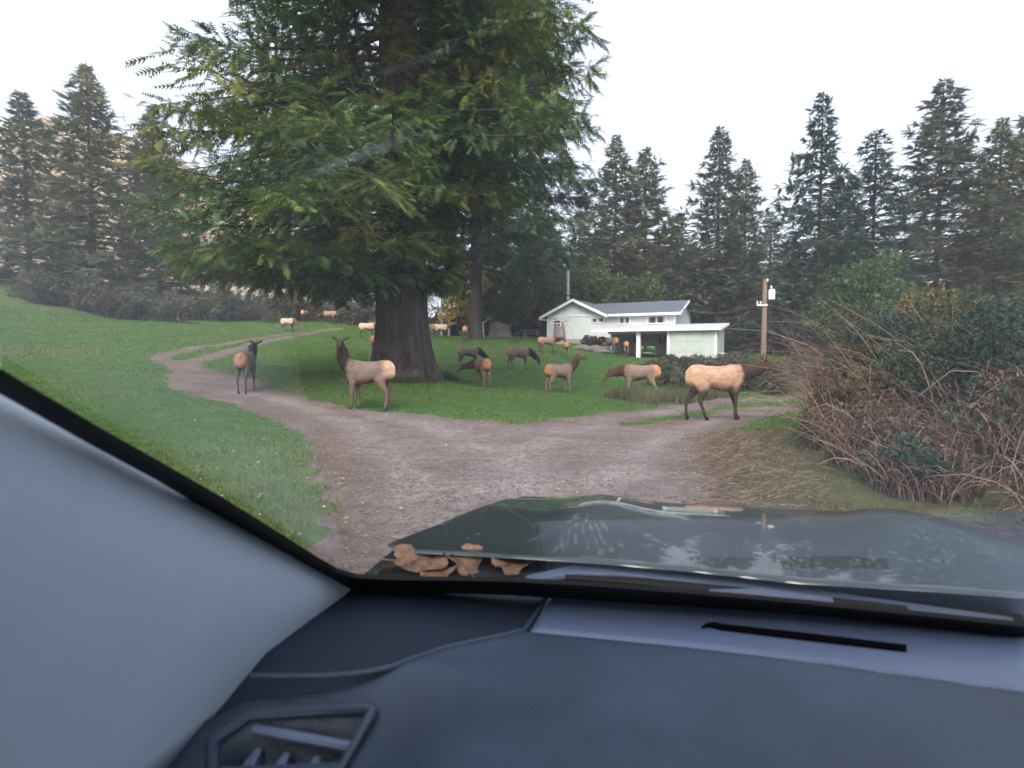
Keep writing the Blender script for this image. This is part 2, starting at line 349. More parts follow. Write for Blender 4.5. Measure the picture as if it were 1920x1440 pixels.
MB().box(GB + .153, -.153, DEP - .15, DEP - .003, .2, EV).build('back_wall', M['siding'], house)
MB().box(GB - .03, -7, -.06, 0, .2, 2.72 + .15).build('foundation', M['concrete'], house)
# main roof: two slopes
def slab(pts, th, name, m, par=house): return MB().prism(pts, (0, 0, th)).build(name, m, par)
e0 = EV - .02; ov = .55
sl = (RG - EV) / (DEP / 2)
roof = slab([(-6.4, -ov, EV - ov * sl), (.55, -ov, EV - ov * sl), (.55, DEP / 2, RG), (-13.5, DEP / 2, RG), (GP, .9, RG - .05)], .09, 'roof', M['shingle'])
slab([(-13.5, DEP + ov, EV - ov * sl), (.55, DEP + ov, EV - ov * sl), (.55, DEP / 2 + .002, RG), (-13.5, DEP / 2 + .002, RG)], .09, 'roof', M['shingle'])
# gable roof slopes running back
gsl = (GPK - EV) / (GP - GB)
for sgn, u0 in ((-1, GB - .62), (1, -6.35)):
    zz = GPK - abs(u0 - GP) * gsl
    slab([(u0, -.62, zz), (GP + sgn * .002, -.62, GPK), (GP + sgn * .002, 4.2, GPK), (u0, 1.2 if sgn > 0 else 4.2, zz)], .10, 'gable_roof', M['shingle'])
    # barge boards: white, proud of the rake
    MB().prism([(u0, -.66, zz - .16), (GP + sgn * .004, -.66, GPK - .16), (GP + sgn * .004, -.66, GPK + .13), (u0, -.66, zz + .13)], (0, .037, 0)).build('barge_board', M['white'], house)
# fascia, gutter, right rake
MB().box(-6.3, .58, -ov - .07, -ov - .003, EV - ov * sl - .12, EV - ov * sl + .11).build('fascia', M['white'], house, bevel=.015)
MB().prism([(.553, -ov, EV - ov * sl - .14), (.553, DEP / 2, RG - .14), (.553, DEP / 2, RG + .1), (.553, -ov, EV - ov * sl + .1)], (.05, 0, 0)).build('barge_board', M['white'], house)
MB().prism([(.02, -ov + .05, EV - ov * sl - .02), (.545, -ov + .05, EV - ov * sl - .02), (.545, DEP / 2, RG - .03), (.02, DEP / 2, RG - .03)], (0, 0, .02)).build('soffit', M['siding'], house)
# gutter stub and belt trim, corner boards
MB().tube([(GB - .7, -.6, EV - .40), (GB + .3, -.35, EV - .50)], .05, 6).build('gutter', M['white'], house)
MB().box(GB + .25, -6.7, -.05, -.002, EV - .16, EV - .04).build('belt_trim', M['white'], house)
for u in (GB, -.13): MB().box(u - .01, u + .14, -.034, -.003, 2.6, EV - .18).build('corner_board', M['white'], house)
bt = None
for i in range(9):
    u = GB + .9 + i * .62
    top = min(GPK - .3 - abs(u - GP) * gsl, GPK - .3)
    if top - EV < .1: continue
    MB().box(u - .022, u + .022, -.027, -.002, EV - .03, top).build('batten', M['siding'], house)
for i in range(16): MB().box(-6.4 + i * .4 - .02, -6.4 + i * .4 + .02, -.022, -.002, 3.95, EV - .2).build('batten', M['siding'], house)
def window(u0, u1, z0, z1, kind):
    f = MB(); t = .09
    f.box(u0, u1, -.07, -.003, z0, z0 + t).box(u0, u1, -.07, -.003, z1 - t, z1).box(u0, u0 + t, -.068, -.004, z0 + t, z1 - t).box(u1 - t, u1, -.068, -.004, z0 + t, z1 - t)
    fr = f.build('window', M['white'], house)
    n = 3 if kind != 2 else 1
    xs = np.linspace(u0 + t, u1 - t, 5)
    if kind == 1:   # dark panes either side of a pale curtain
        parts = [(xs[0], xs[0] + (xs[4]-xs[0]) * .2, 'curtain'), (xs[0] + (xs[4]-xs[0]) * .2, xs[0] + (xs[4]-xs[0]) * .42, 'd'), (xs[0] + (xs[4]-xs[0]) * .42, xs[0] + (xs[4]-xs[0]) * .68, 'curtain'), (xs[0] + (xs[4]-xs[0]) * .68, xs[4] - .06, 'd')]
    elif kind == 3:
        parts = [(xs[0], xs[0] + .16, 'curtain'), (xs[0] + .16, xs[1] + .30, 'd'), (xs[1] + .30, xs[2] + .12, 'curtain'), (xs[2] + .12, xs[4] - .22, 'd'), (xs[4] - .22, xs[4], 'curtain')]
    else: parts = [(xs[0], xs[1], 'curtain'), (xs[1], xs[4], 'd')]
    for a, b, k in parts: MB().box(a + .004, b - .004, -.03 if k == 'd' else -.022, -.002, z0 + t, z1 - t).build('pane' if k == 'd' else 'curtain', M['window_dark' if k == 'd' else 'curtain'], fr)
    if kind == 2: MB().box(u0 + t, u1 - t, -.075, -.035, (z0 + z1) / 2 - .05, (z0 + z1) / 2 + .05).build('glazing_bar', M['white'], fr)
def pz(px, py, v=0):   # u, z of a pixel on the house front plane
    r = (px - 960) / FPX; x0, y0 = hloc(0, v); u = (y0 * r - x0) / (math.cos(HA) + math.sin(HA) * r)
    x, y = hloc(u, v); return u, at(px, py, y)[2]
for (pa, pb, ya, yb, k) in ((1105, 1133, 606, 595, 1), (1158, 1181, 608, 593, 1), (1212, 1248, 607.5, 591, 3), (1034, 1052, 613, 600, 2)):
    u0, z0 = pz(pa, ya); u1, z1 = pz(pb, yb); window(u0, u1, z0, z1, k)
# lean-to carport and garage in front (v negative = towards the viewer)
zr = 4.05; zf = 3.50
slab([(-6.3, LT - .45, zf - .06), (LR + .35, LT - .45, zf - .06), (LR + .35, -.004, zr), (-4.9, -.004, zr)], .07, 'lean_to_roof', M['metal_roof'])
MB().box(-6.3, LR + .38, LT - .50, LT - .453, zf - .16, zf + .03).build('lean_to_fascia', M['white'], house, bevel=.01)
MB().prism([(LR + .353, LT - .5, zf - .2), (LR + .353, -.01, zr - .12), (LR + .353, -.01, zr + .09), (LR + .353, LT - .5, zf + .03)], (.04, 0, 0)).build('barge_board', M['white'], house)
ug, _ = pz(1252, 650, LT)
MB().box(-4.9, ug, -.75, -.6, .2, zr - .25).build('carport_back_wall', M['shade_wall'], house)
MB().box(-5.0, -4.86, LT + .9, -.76, .2, zf - .1).build('carport_side_wall', M['siding'], house)
gw = MB(); gw.prism([(ug, LT, .2), (LR, LT, .2), (LR, LT, zf - .08), (ug, LT, zf - .08)], (0, .12, 0)); gw.build('garage_wall', M['siding_g'], house)
MB().prism([(LR, LT + .123, .2), (LR, -.2, .2), (LR, -.2, zr - .06), (LR, LT + .123, zf - .07)], (-.12, 0, 0)).build('garage_end_wall', M['siding_g'], house)
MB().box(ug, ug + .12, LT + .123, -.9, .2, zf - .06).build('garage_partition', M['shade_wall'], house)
for i in range(11): MB().prism([(LR - 1.05, LT - .03, .95 + i * .225), (LR - .14, LT - .03, .95 + i * .225), (LR - .14, LT - .008, .95 + i * .225 + .215), (LR - 1.05, LT - .008, .95 + i * .225 + .215)], (0, .006, 0)).build('siding_board', M['siding_g'], house)
for i in range(11): MB().prism([(LR + .03, LT + .1, .95 + i * .225), (LR + .03, -.5, .95 + i * .225), (LR + .008, -.5, .95 + i * .225 + .215), (LR + .008, LT + .1, .95 + i * .225 + .215)], (-.006, 0, 0)).build('siding_board', M['siding_g'], house)
MB().box(LR - .138, LR + .04, LT - .045, LT - .003, .3, zf - .1).build('corner_board', M['white'], house)
MB().box(ug - .09, ug + .10, LT - .04, LT + .09, .3, zf - .1).build('corner_board', M['white'], house)
# sliding barn door with recessed panels, ledges and a diagonal
d0, d1 = ug + .35, LR - 1.12
door = MB().box(d0, d1, LT - .05, LT - .004, .95, zf - .28).build('garage_door', M['siding_g'], house)
mid = (d0 + d1) / 2
for z in (1.55, 2.42): MB().box(d0, d1, LT - .063, LT - .052, z - .02, z + .02).build('door_ledge', M['groove'], door)
MB().box(mid - .02, mid + .02, LT - .066, LT - .053, .96, zf - .3).build('door_stile', M['groove'], door)
for a, b, z0, z1 in ((mid + .1, d1 - .1, 2.38, 1.6), (d0 + .1, mid - .1, 2.38, 1.6), (mid + .1, d1 - .1, 3.1, 2.46)):
    MB().prism([(a, LT - .061, z0), (a + .04, LT - .061, z0), (b, LT - .061, z1), (b - .04, LT - .061, z1)], (0, .009, 0)).build('door_brace', M['groove'], door)
up, _ = pz(1196, 650, LT)
MB().box(up - .17, up + .17, LT - .02, LT + .32, .3, zf - .1).build('post', M['white'], house, bevel=.01)
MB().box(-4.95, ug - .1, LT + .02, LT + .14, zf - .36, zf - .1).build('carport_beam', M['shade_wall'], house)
# pads and saddle-like dark shapes hanging on the carport wall
for i, u in enumerate((-3.55, -3.1, -1.15, -.72, -.28)):
    x, y = hloc(u, -.83); h = MB().lathe([(.02, .42), (.07, .36), (.13, .2), (.15, .02), (.12, -.18), (.05, -.3), (.02, -.32)], 0, 0, 0, 10).build('hanging_sack', M['rubber'], None, smooth=True)
    h.location = (x, y, 2.62); h.scale = (1, .4, 1); h.rotation_euler = (0, 0, -HA)
    tag(h, 'dark sack hanging on the back wall of the carport', 'sack', 'sacks on the carport wall')
# stove pipe
sx = -12.35; px_ = MB().tube([(sx, 3.9, 4.5), (sx, 3.9, 10.1)], .19, 12).build('stove_pipe', M['galv'], house, smooth=True)
MB().lathe([(.24, 0), (.24, .12), (.12, .22)], sx, 3.9, 10.1, 12).build('pipe_cap', M['galv'], px_)
for z in (7.55, 7.0): MB().lathe([(.205, 0), (.205, .16)], sx, 3.9, z, 12).build('pipe_band', M['darkband'], px_)

# ------------------------------------------------------------------ small things round the house
def blob(name, m, r, loc, sx=1, sy=1, sz=1, seed=0, rough=.25, parent=None, lev=3):
    bm = bmesh.new(); bmesh.ops.create_icosphere(bm, subdivisions=lev, radius=r); rr = np.random.default_rng(seed)
    ds = rr.normal(size=(9, 3)); ds /= np.linalg.norm(ds, axis=1)[:, None]; am = rr.uniform(-rough, rough, 9)
    for v in bm.verts:
        n = np.array(v.co.normalized()); k = 1 + float((am * np.maximum(ds @ n, 0) ** 2).sum()) + rough * .25 * math.sin(9 * n[0] + seed) * math.sin(8 * n[1]) * math.cos(7 * n[2])
        v.co *= k; v.co.x *= sx; v.co.y *= sy; v.co.z *= sz
    me = bpy.data.meshes.new(name); bm.to_mesh(me); bm.free(); me.materials.append(m)
    o = link(bpy.data.objects.new(name, me), parent); o.location = tuple(map(float, loc)); return o
def stump(name, px, py, Y, rb, rt, h, label, m, flare=1.35, seed=1, twig=False):
    p = at(px, py, Y); t = empty(name, (p[0], p[1], gt1(p[0], p[1]) - .05), 0, label, 'stump')
    rr = np.random.default_rng(seed); n = 22; ph = rr.uniform(0, 6.28, 4); V = []; F = []
    zs = [0, .12, .35, .6, .85, 1.0]; rad = [rb * flare, rb * 1.12, rb, (rb + rt) / 2, rt, rt * .93]
    for j, z in enumerate(zs):
        for k in range(n):
            a = 2 * math.pi * k / n; q = rad[j] * (1 + .09 * math.sin(3 * a + ph[0]) + .06 * math.sin(7 * a + ph[1]) + .04 * math.sin(11 * a + ph[2] + z * 3))
            V.append((q * math.cos(a), q * math.sin(a), h * z + (.13 * h * math.sin(2 * a + ph[3]) + .05 * h * math.sin(9 * a) if j == 5 else 0)))
    F = [(j * n + k, j * n + (k + 1) % n, (j + 1) * n + (k + 1) % n, (j + 1) * n + k) for j in range(5) for k in range(n)]
    V.append((0, 0, h * .86)); F += [(5 * n + k, 5 * n + (k + 1) % n, 6 * n) for k in range(n)]
    MB().add(V, F).build('stump_wood', m, t, smooth=False)
    if twig:
        b = MB(); b.tube([(.2, 0, h * .9), (.25, 0, h + .35), (-.1, 0, h + .5), (-.75, .1, h + .72)], [.05, .045, .035, .015], 6)
        b.tube([(.25, 0, h + .33), (.6, 0, h + .42), (1.0, -.1, h + .6)], [.04, .03, .012], 6); b.tube([(-.3, 0, h + .55), (-.4, 0, h + .85)], [.02, .008], 5)
        b.build('dry_branch', M['bark_far'], t)
    return t
stump('tree_stump', 1049, 645, 56, .62, .55, 1.75, 'tall grey weathered stump with a dark dry branch in front of the house', M['deadwood'], seed=4, twig=True)
stump('tree_stump', 936, 632, 61, 1.15, 1.05, 1.35, 'wide brown-grey stump between the leaning logs and the picnic table', M['rock'], seed=8)
p = at(888, 634, 58); q = at(905, 632, 58)
a = empty('log', (p[0], p[1], gt1(p[0], p[1])), 0, 'pale log leaning towards an upright post at the lawn edge', 'log')
MB().tube([(-.15, 0, -.1), (.25, 0, .8), (.62, 0, 1.75)], [.15, .13, .10], 9).build('log_wood', M['alder'], a, smooth=True)
a = empty('post', (q[0], q[1], gt1(q[0], q[1])), 0, 'upright pale broken post beside the leaning log', 'post')
MB().tube([(0, 0, -.1), (0, 0, .8), (-.05, 0, 1.6)], [.2, .17, .15], 9).build('post_wood', M['alder'], a, smooth=True)
MB().tube([(.0, 0, 1.35), (.4, -.1, 1.75), (.9, -.1, 1.95)], [.08, .06, .03], 7).build('broken_branch', M['alder'], a, smooth=True)
# picnic table
p = at(994, 634, 61); t = empty('picnic_table', (p[0], p[1], gt1(p[0], p[1])), R(12), 'grey wooden picnic table in the shade at the lawn edge', 'picnic table')
for i in range(5): MB().box(-.95, .95, -.38 + i * .155, -.38 + i * .155 + .14, .71, .75).build('tabletop_plank', M['deadwood'], t)
for s in (-1, 1):
    MB().box(-.95, .95, s * .68 - .13, s * .68 + .13, .42, .46).build('bench_plank', M['deadwood'], t)
    MB().box(s * .65 - .04, s * .65 + .04, -.78, .78, .34, .418).build('cross_beam', M['deadwood'], t)
    for k in (-1, 1): MB().prism([(s * .65 + .045, k * .1, .708), (s * .65 + .045, k * .22, .708), (s * .65 + .045, k * .62, 0), (s * .65 + .045, k * .50, 0)], (.07, 0, 0)).build('leg', M['deadwood'], t)
# rocks on the bank
for i, (px, py, Y, r) in enumerate([(1078, 655, 52, .34), (1092, 654, 52, .5), (1104, 657, 51.5, .42), (1118, 652, 52.5, .6), (1130, 655, 52, .5), (1128, 661, 51, .33), (1086, 648, 53, .3), (1258, 676, 46.5, .55), (1271, 678, 46, .4)]):
    p = at(px, py, Y); o = blob('boulder', M['rock'], r, (p[0], p[1], gt1(p[0], p[1]) + r * .25), 1.4, 1, .7, 30 + i, .35)
    tag(o, 'grey boulder in the bank below the brown bush' if i < 7 else 'grey boulder by the garage door corner', 'boulder', 'boulders on the bank' if i < 7 else 'boulders by the garage')
# white tub
p = at(1355, 672, 48.5); o = MB().lathe([(.27, 0), (.30, .03), (.36, .4), (.39, .42), (.39, .46), (.35, .46), (.30, .08), (.05, .06)], 0, 0, 0, 20).build('tub', M['white_plastic'], None, smooth=True)
o.location = (p[0], p[1], p[2]); tag(o, 'white plastic tub by the garage end wall', 'tub')
# small green tractor mower in the carport
mx, my = hloc(*[pz(1211, 655, -3.6)[0], -3.6]); t = empty('garden_tractor', (mx, my, at(1211, 666, my)[2]), -HA + .25, 'small green garden tractor with yellow seat under the carport', 'tractor')
MB().prism([(.0, -.22, .42), (.85, -.2, .38), (.88, -.2, .62), (.7, -.22, .78), (.08, -.22, .82)], (0, .44, 0)).build('hood', M['green_paint'], t, bevel=.05, smooth=True)
MB().prism([(-.75, -.42, .5), (-.2, -.42, .45), (-.15, -.42, .55), (-.4, -.42, .68), (-.75, -.42, .62)], (0, .84, 0)).build('fender', M['green_paint'], t, bevel=.04, smooth=True)
st = MB().box(-.62, -.22, -.22, .22, .68, .76).build('seat', M['yellow_paint'], t, bevel=.03); MB().prism([(-.62, -.22, .76), (-.55, -.22, .76), (-.66, -.22, 1.1), (-.72, -.22, 1.1)], (0, .44, 0)).build('seat_back', M['yellow_paint'], st, bevel=.02)
MB().tube([(.05, 0, .8), (-.06, 0, 1.02)], .02, 6).tube([(-.06 + .06 * math.cos(k * .5236) , .17 * math.sin(k * .5236), 1.03 + .15 * math.cos(k * .5236)) for k in range(13)], .014, 5, False).build('steering_wheel', M['rubber'], t)
MB().box(-.25, .5, -.5, .5, .1, .26).build('mower_deck', M['green_paint'], t, bevel=.04)
for x, yy, r_, w_ in ((-.48, .4, .29, .2), (-.48, -.4, .29, .2), (.68, .34, .19, .13), (.68, -.34, .19, .13)):
    prof = [(r_ * .5, -w_ / 2), (r_ * .93, -w_ / 2), (r_, -w_ / 3), (r_, w_ / 3), (r_ * .93, w_ / 2), (r_ * .5, w_ / 2)]
    wh = MB().lathe(prof, 0, 0, 0, 18).build('wheel', M['rubber'], t, smooth=True); wh.location = (x, yy, r_); wh.rotation_euler = (R(90), 0, 0)
    rm = MB().lathe([(r_ * .1, -w_ * .3), (r_ * .52, -w_ * .53), (r_ * .52, w_ * .53), (r_ * .1, w_ * .3)], 0, 0, 0, 14).build('rim', M['yellow_paint'], wh, smooth=True)
# utility pole and service wire
p = at(1431, 676, 50); t = empty('utility_pole', (p[0], p[1], gt1(p[0], p[1]) - .3), 0, 'brown wooden utility pole with white fittings behind the garage', 'utility pole')
zt = at(1430, 524, 50)[2] - t.location.z
MB().tube([(0, 0, 0), (0, 0, zt / 2), (0, 0, zt)], [.24, .21, .17], 12).build('pole_shaft', M['pole'], t, smooth=True)
MB().box(-.75, .15, -.26, -.16, zt - 2.25, zt - 2.12).build('cross_arm', M['white'], t)
tr = MB().lathe([(.2, 0), (.27, .05), (.27, .8), (.22, .88), (.08, .92)], .5, -.2, zt - 1.75, 14).build('transformer', M['white_plastic'], t, smooth=True)
for x, z in ((-.7, zt - 2.1), (-.42, zt - 2.1), (.12, zt - .2), (.45, zt - .78)): MB().lathe([(.05, 0), (.09, .05), (.05, .1), (.09, .15), (.04, .24)], x, -.2, z, 10).build('insulator', M['white_plastic'], t, smooth=True)
MB().tube([(0, -.2, zt - .5), (.35, -.25, zt - .15), (.62, -.22, zt - .75)], .025, 5).build('drop_wire', M['darkband'], t)
hx_, hy_ = hloc(.6, -.5); A = np.array([hx_, hy_, 5.5]); B = np.array([t.location.x - .6, t.location.y - .2, t.location.z + zt - 2.15])
wr = MB().tube([A + (B - A) * s - np.array([0, 0, 1.1 * 4 * s * (1 - s) * .5]) for s in np.linspace(0, 1, 14)], .034, 5).build('power_line', M['darkband'])
tag(wr, 'thin service wire from the house eave to the utility pole', 'wire')

# ------------------------------------------------------------------ vegetation generators
def unit(v): return v / (np.linalg.norm(v, axis=-1, keepdims=True) + 1e-9)
def spray(n=9, wid=.055, ang=48, ln=.36):
    """flat needle spray along +x, length 1: triangles (k,3,3)"""
    T = []
    for i, s in enumerate(np.linspace(.06, .95, n)):
        for sg in (-1, 1):
            l = ln * (1 - .62 * s) * (.9 + .2 * ((i * 7) % 3) / 2); a = R(ang) * sg
            tip = np.array([s + l * math.cos(a), l * math.sin(a), -.22 * l - .12 * s * s])
            nrm = np.array([-math.sin(a), math.cos(a), 0]) * wid
            b = np.array([s, 0, -.12 * s * s]); T.append([b - nrm, b + nrm * .6 + np.array([0, 0, .01]), tip])
    T.append([[0, -wid * .5, 0], [0, wid * .5, 0], [1.06, 0, -.14]])
    return np.array(T, float)
def place(T, pos, dr, up, sc, cols, jit=.12, rng=RNG):
    """instances of template T as one triangle soup"""
    pos = np.asarray(pos); dr = unit(np.asarray(dr)); up = np.asarray(up); side = unit(np.cross(up, dr)); up = np.cross(dr, side); sc = np.asarray(sc)[:, None, None, None]
    t = T[None]
    V = pos[:, None, None, :] + sc * (t[..., 0:1] * dr[:, None, None, :] + t[..., 1:2] * side[:, None, None, :] + t[..., 2:3] * up[:, None, None, :])
    c = np.repeat(np.asarray(cols)[:, None, :], T.shape[0] * 3, 1).reshape(-1, 3)
    if jit:
        k = rng.uniform(1 - jit, 1 + jit, (len(pos) * T.shape[0], 1)); c = c * np.repeat(k, 3, 0)
    return V.reshape(-1, 3), c
def tri_mesh(name, V, c, m, parent): return mesh_np(name, V, np.arange(len(V)).reshape(-1, 3), m, parent, c)
LEAFT = np.array([[[0, 0, 0], [.5, -.32, .05], [1, 0, -.06]], [[0, 0, 0], [1, 0, -.06], [.5, .32, .05]]])
def limb_soup(polys, sides=4):
    """many tapered tubes -> (V, F) quads; polys: list of (pts (n,3), r0, r1), same n"""
    P = np.array([p for p, _, _ in polys]); r0 = np.array([a for _, a, _ in polys]); r1 = np.array([b for _, _, b in polys])
    n = P.shape[1]; T = unit(np.gradient(P, axis=1)); ref = np.where(np.abs(T[..., 2:3]) > .9, np.array([1., 0, 0]), np.array([0, 0, 1.]))
    u = unit(np.cross(T, ref)); w_ = np.cross(T, u); s = np.linspace(0, 1, n)[None, :, None]; rad = r0[:, None, None] * (1 - s) + r1[:, None, None] * s
    a = 2 * np.pi * np.arange(sides) / sides
    V = P[:, :, None, :] + rad[..., None] * (u[:, :, None, :] * np.cos(a)[None, None, :, None] + w_[:, :, None, :] * np.sin(a)[None, None, :, None])
    base = (np.arange(len(P))[:, None, None] * n + np.arange(n - 1)[None, :, None]) * sides; k = np.arange(sides)[None, None, :]; k2 = (k + 1) % sides
    F = np.stack([base + k, base + k2, base + sides + k2, base + sides + k], -1).reshape(-1, 4)
    return V.reshape(-1, 3), F
def conifer(seed, H, z0, nb, prof, pal, spr, sub, spsize, droop=.35, upturn=.25, trunk_r=.4, bark=None, fluted=False, lean=0, root=None, front_gap=None, ns=2, asym=None, wmix=None, hang=0.0, bright=1.0, zmin=None, hp=1.0, spread=.30, ztop=99, jit=.72, lump=False):
    """adds trunk, limbs and crown under root. prof(h01)->branch length; pal: list of colours; returns nothing"""
    rg = np.random.default_rng(seed); pal = np.array(pal) * bright; bark = bark or M['bark_far']
    # trunk
    n = 26 if fluted else 12; zs = np.concatenate([np.array([-.4, 0, .25, .6, 1.1, 1.8, 3.0]), np.linspace(4.5, H, 14)]); V = []
    ph = rg.uniform(0, 6.28, 6)
    for z in zs:
        r = trunk_r * (1 - max(z, 0) / H) ** .8 + .02
        fl = math.exp(-max(z, 0) / .9) * .34 if fluted else math.exp(-max(z, 0) / .6) * .2
        for k in range(n):
            a = 2 * math.pi * k / n
            q = r * (1 + fl * (1 + .7 * math.sin(5 * a + ph[0]) + .4 * math.sin(8 * a + ph[1])) + (.035 * math.sin(9 * a + ph[2] + z * .4) + .03 * math.sin(13 * a + ph[3] - z * .6) if fluted else 0))
            V.append((q * math.cos(a) + lean * z, q * math.sin(a), z))
    F = [(j * n + k, j * n + (k + 1) % n, (j + 1) * n + (k + 1) % n, (j + 1) * n + k) for j in range(len(zs) - 1) for k in range(n)]
    mesh_np('trunk', V, F, bark, root, smooth=True)
    limbs = []; P = []; D = []; U = []; S = []; CI = []
    for i in range(nb):
        h = (i + rg.uniform(0, 1)) / nb; h = h ** hp; z = z0 + (H - z0) * h; az = i * 2.39996 + rg.uniform(-.5, .5)
        L = prof(h) * rg.uniform(jit, 1.18)
        if lump: L *= .82 + .22 * math.sin(az * 2 + z * .55 + seed) + .1 * math.sin(az * 3 - z * .9)
        if asym: L *= asym(az, z)
        if front_gap and front_gap(az, z, rg): L *= rg.uniform(.15, .35)
        if L < .25: continue
        o = np.array([math.cos(az), math.sin(az), 0]); r_t = trunk_r * (1 - z / H) ** .8
        s = np.linspace(0, 1, 7); dr = droop * rg.uniform(.6, 1.4)
        if zmin: dr = max(-.1, min(dr, (z - zmin) / L + upturn + .05))
        zz = z + L * (.10 * s - dr * s ** 1.6 + upturn * s ** 3.2); sw = rg.uniform(-.15, .15) * L * s ** 2
        pt = o[None] * (r_t * .6 + L * s)[:, None] + np.array([-o[1], o[0], 0])[None] * sw[:, None]; pt[:, 2] = zz; pt[:, 0] += lean * z
        limbs.append((pt, max(.012 * L, .015) + .008, .006))
        bc = pal[rg.integers(len(pal))] * rg.uniform(.8, 1.2)
        hi = z > ztop; m = max(3, int(L * sub * (.2 if hi else 1))); ss = np.sort(rg.uniform(.16, 1, m)) ** .85
        for si in ss:
            j = min(int(si * 6), 5); f = si * 6 - j; c = pt[j] * (1 - f) + pt[j + 1] * f; t = unit(pt[j + 1] - pt[j])
            for sg in (-1, 1):
                a2 = R(rg.uniform(35, 75)) * sg; sd = np.array([-o[1], o[0], 0]); d = unit(t * math.cos(a2) + sd * math.sin(a2) + np.array([0, 0, rg.uniform(-.25, .25) - hang * rg.uniform(-.35, 1.3)]))
                l2 = (L * spread * (1 - .6 * si) + .22) * rg.uniform(.6, 1.25)
                for q in range(ns):
                    fr = (q + rg.uniform(.1, .7)) / ns; P.append(c + d * l2 * fr); dd = d + rg.normal(0, .28, 3); D.append(dd); U.append(np.array([0, 0, 1]) + rg.normal(0, .3, 3)); S.append(spsize * rg.uniform(.65, 1.3) * (2.0 if hi else 1) * (min(1, .35 + .28 * L) if lump else 1)); CI.append(bc * rg.uniform(.75, 1.3) if rg.random() > .15 else pal[rg.integers(len(pal))])
        P.append(pt[-1]); D.append(pt[-1] - pt[-2]); U.append(np.array([0, 0, 1.])); S.append(spsize * (min(1, .35 + .28 * L) if lump else 1)); CI.append(bc)
    V, F = limb_soup(limbs, 5); o = mesh_np('limbs', V, F, bark, root, smooth=True)
    V, c = place(spr, np.array(P), np.array(D), np.array(U), np.array(S), np.array(CI), .18, rg)
    tri_mesh('crown', V, c, M['leaf'], root)
# ---- the great conifer on the lawn
SPR_N = spray(5, .085, 50, .50); SPR_F = spray(5, .12, 45, .46)
OLIVE = [(.070, .104, .026), (.090, .112, .026), (.055, .096, .030), (.048, .090, .034), (.038, .076, .034), (.108, .106, .028), (.044, .084, .030), (.034, .066, .034), (.064, .102, .024), (.080, .096, .032), (.118, .128, .030)]
DARKG = [(.022, .045, .028), (.030, .056, .033), (.018, .038, .026), (.038, .062, .032), (.028, .050, .036)]
p = at(754, 703, 22); TP = p
big = empty('conifer_tree', (p[0], p[1], gt1(p[0], p[1])), 0, 'huge old conifer with thick dark trunk and drooping green sprays on the lawn', 'tree')
def big_prof(h): return 7.6 * (1 - h) ** .62 * (1 if h > .06 else .75 + h * 4)
def big_gap(az, z, rg):
    d = math.cos(az + math.pi / 2)   # 1 when pointing to the viewer
    return d > .72 and (8.3 < z < 12.6)
def big_asym(az, z):
    k = 1.0
    if z < 8.5 and math.cos(az) > .2: k *= .5 if z > 6.5 else .24
    return k
conifer(3, 33, 3.5, 560, big_prof, OLIVE, SPR_N, 4.3, .34, droop=.36, upturn=.16, trunk_r=.98, bark=M['bark'], fluted=True, root=big, front_gap=big_gap, ns=5, asym=big_asym, hang=.55, bright=1.55, zmin=3.5, hp=1.25, spread=.26, ztop=16.5)
# ---- the dark conifer behind it
p = at(893, 634, 56); t = empty('conifer_tree', (p[0], p[1], gt1(p[0], p[1])), 0, 'tall dark blue-green conifer standing behind the huge lawn conifer', 'tree')
conifer(5, 50, 6.5, 230, lambda h: 11.0 * (1 - h) ** .6 * (.75 if h < .12 else 1), DARKG + [(.05, .075, .03)], SPR_N, 2.2, .80, droop=.36, upturn=.2, trunk_r=.55, bark=M['bark'], root=t, ns=5, hang=.5, bright=1.6, ztop=36, asym=lambda az, z: .5 if z < 13 and math.cos(az) < -.2 else 1.12 if math.cos(az) > .3 else 1)
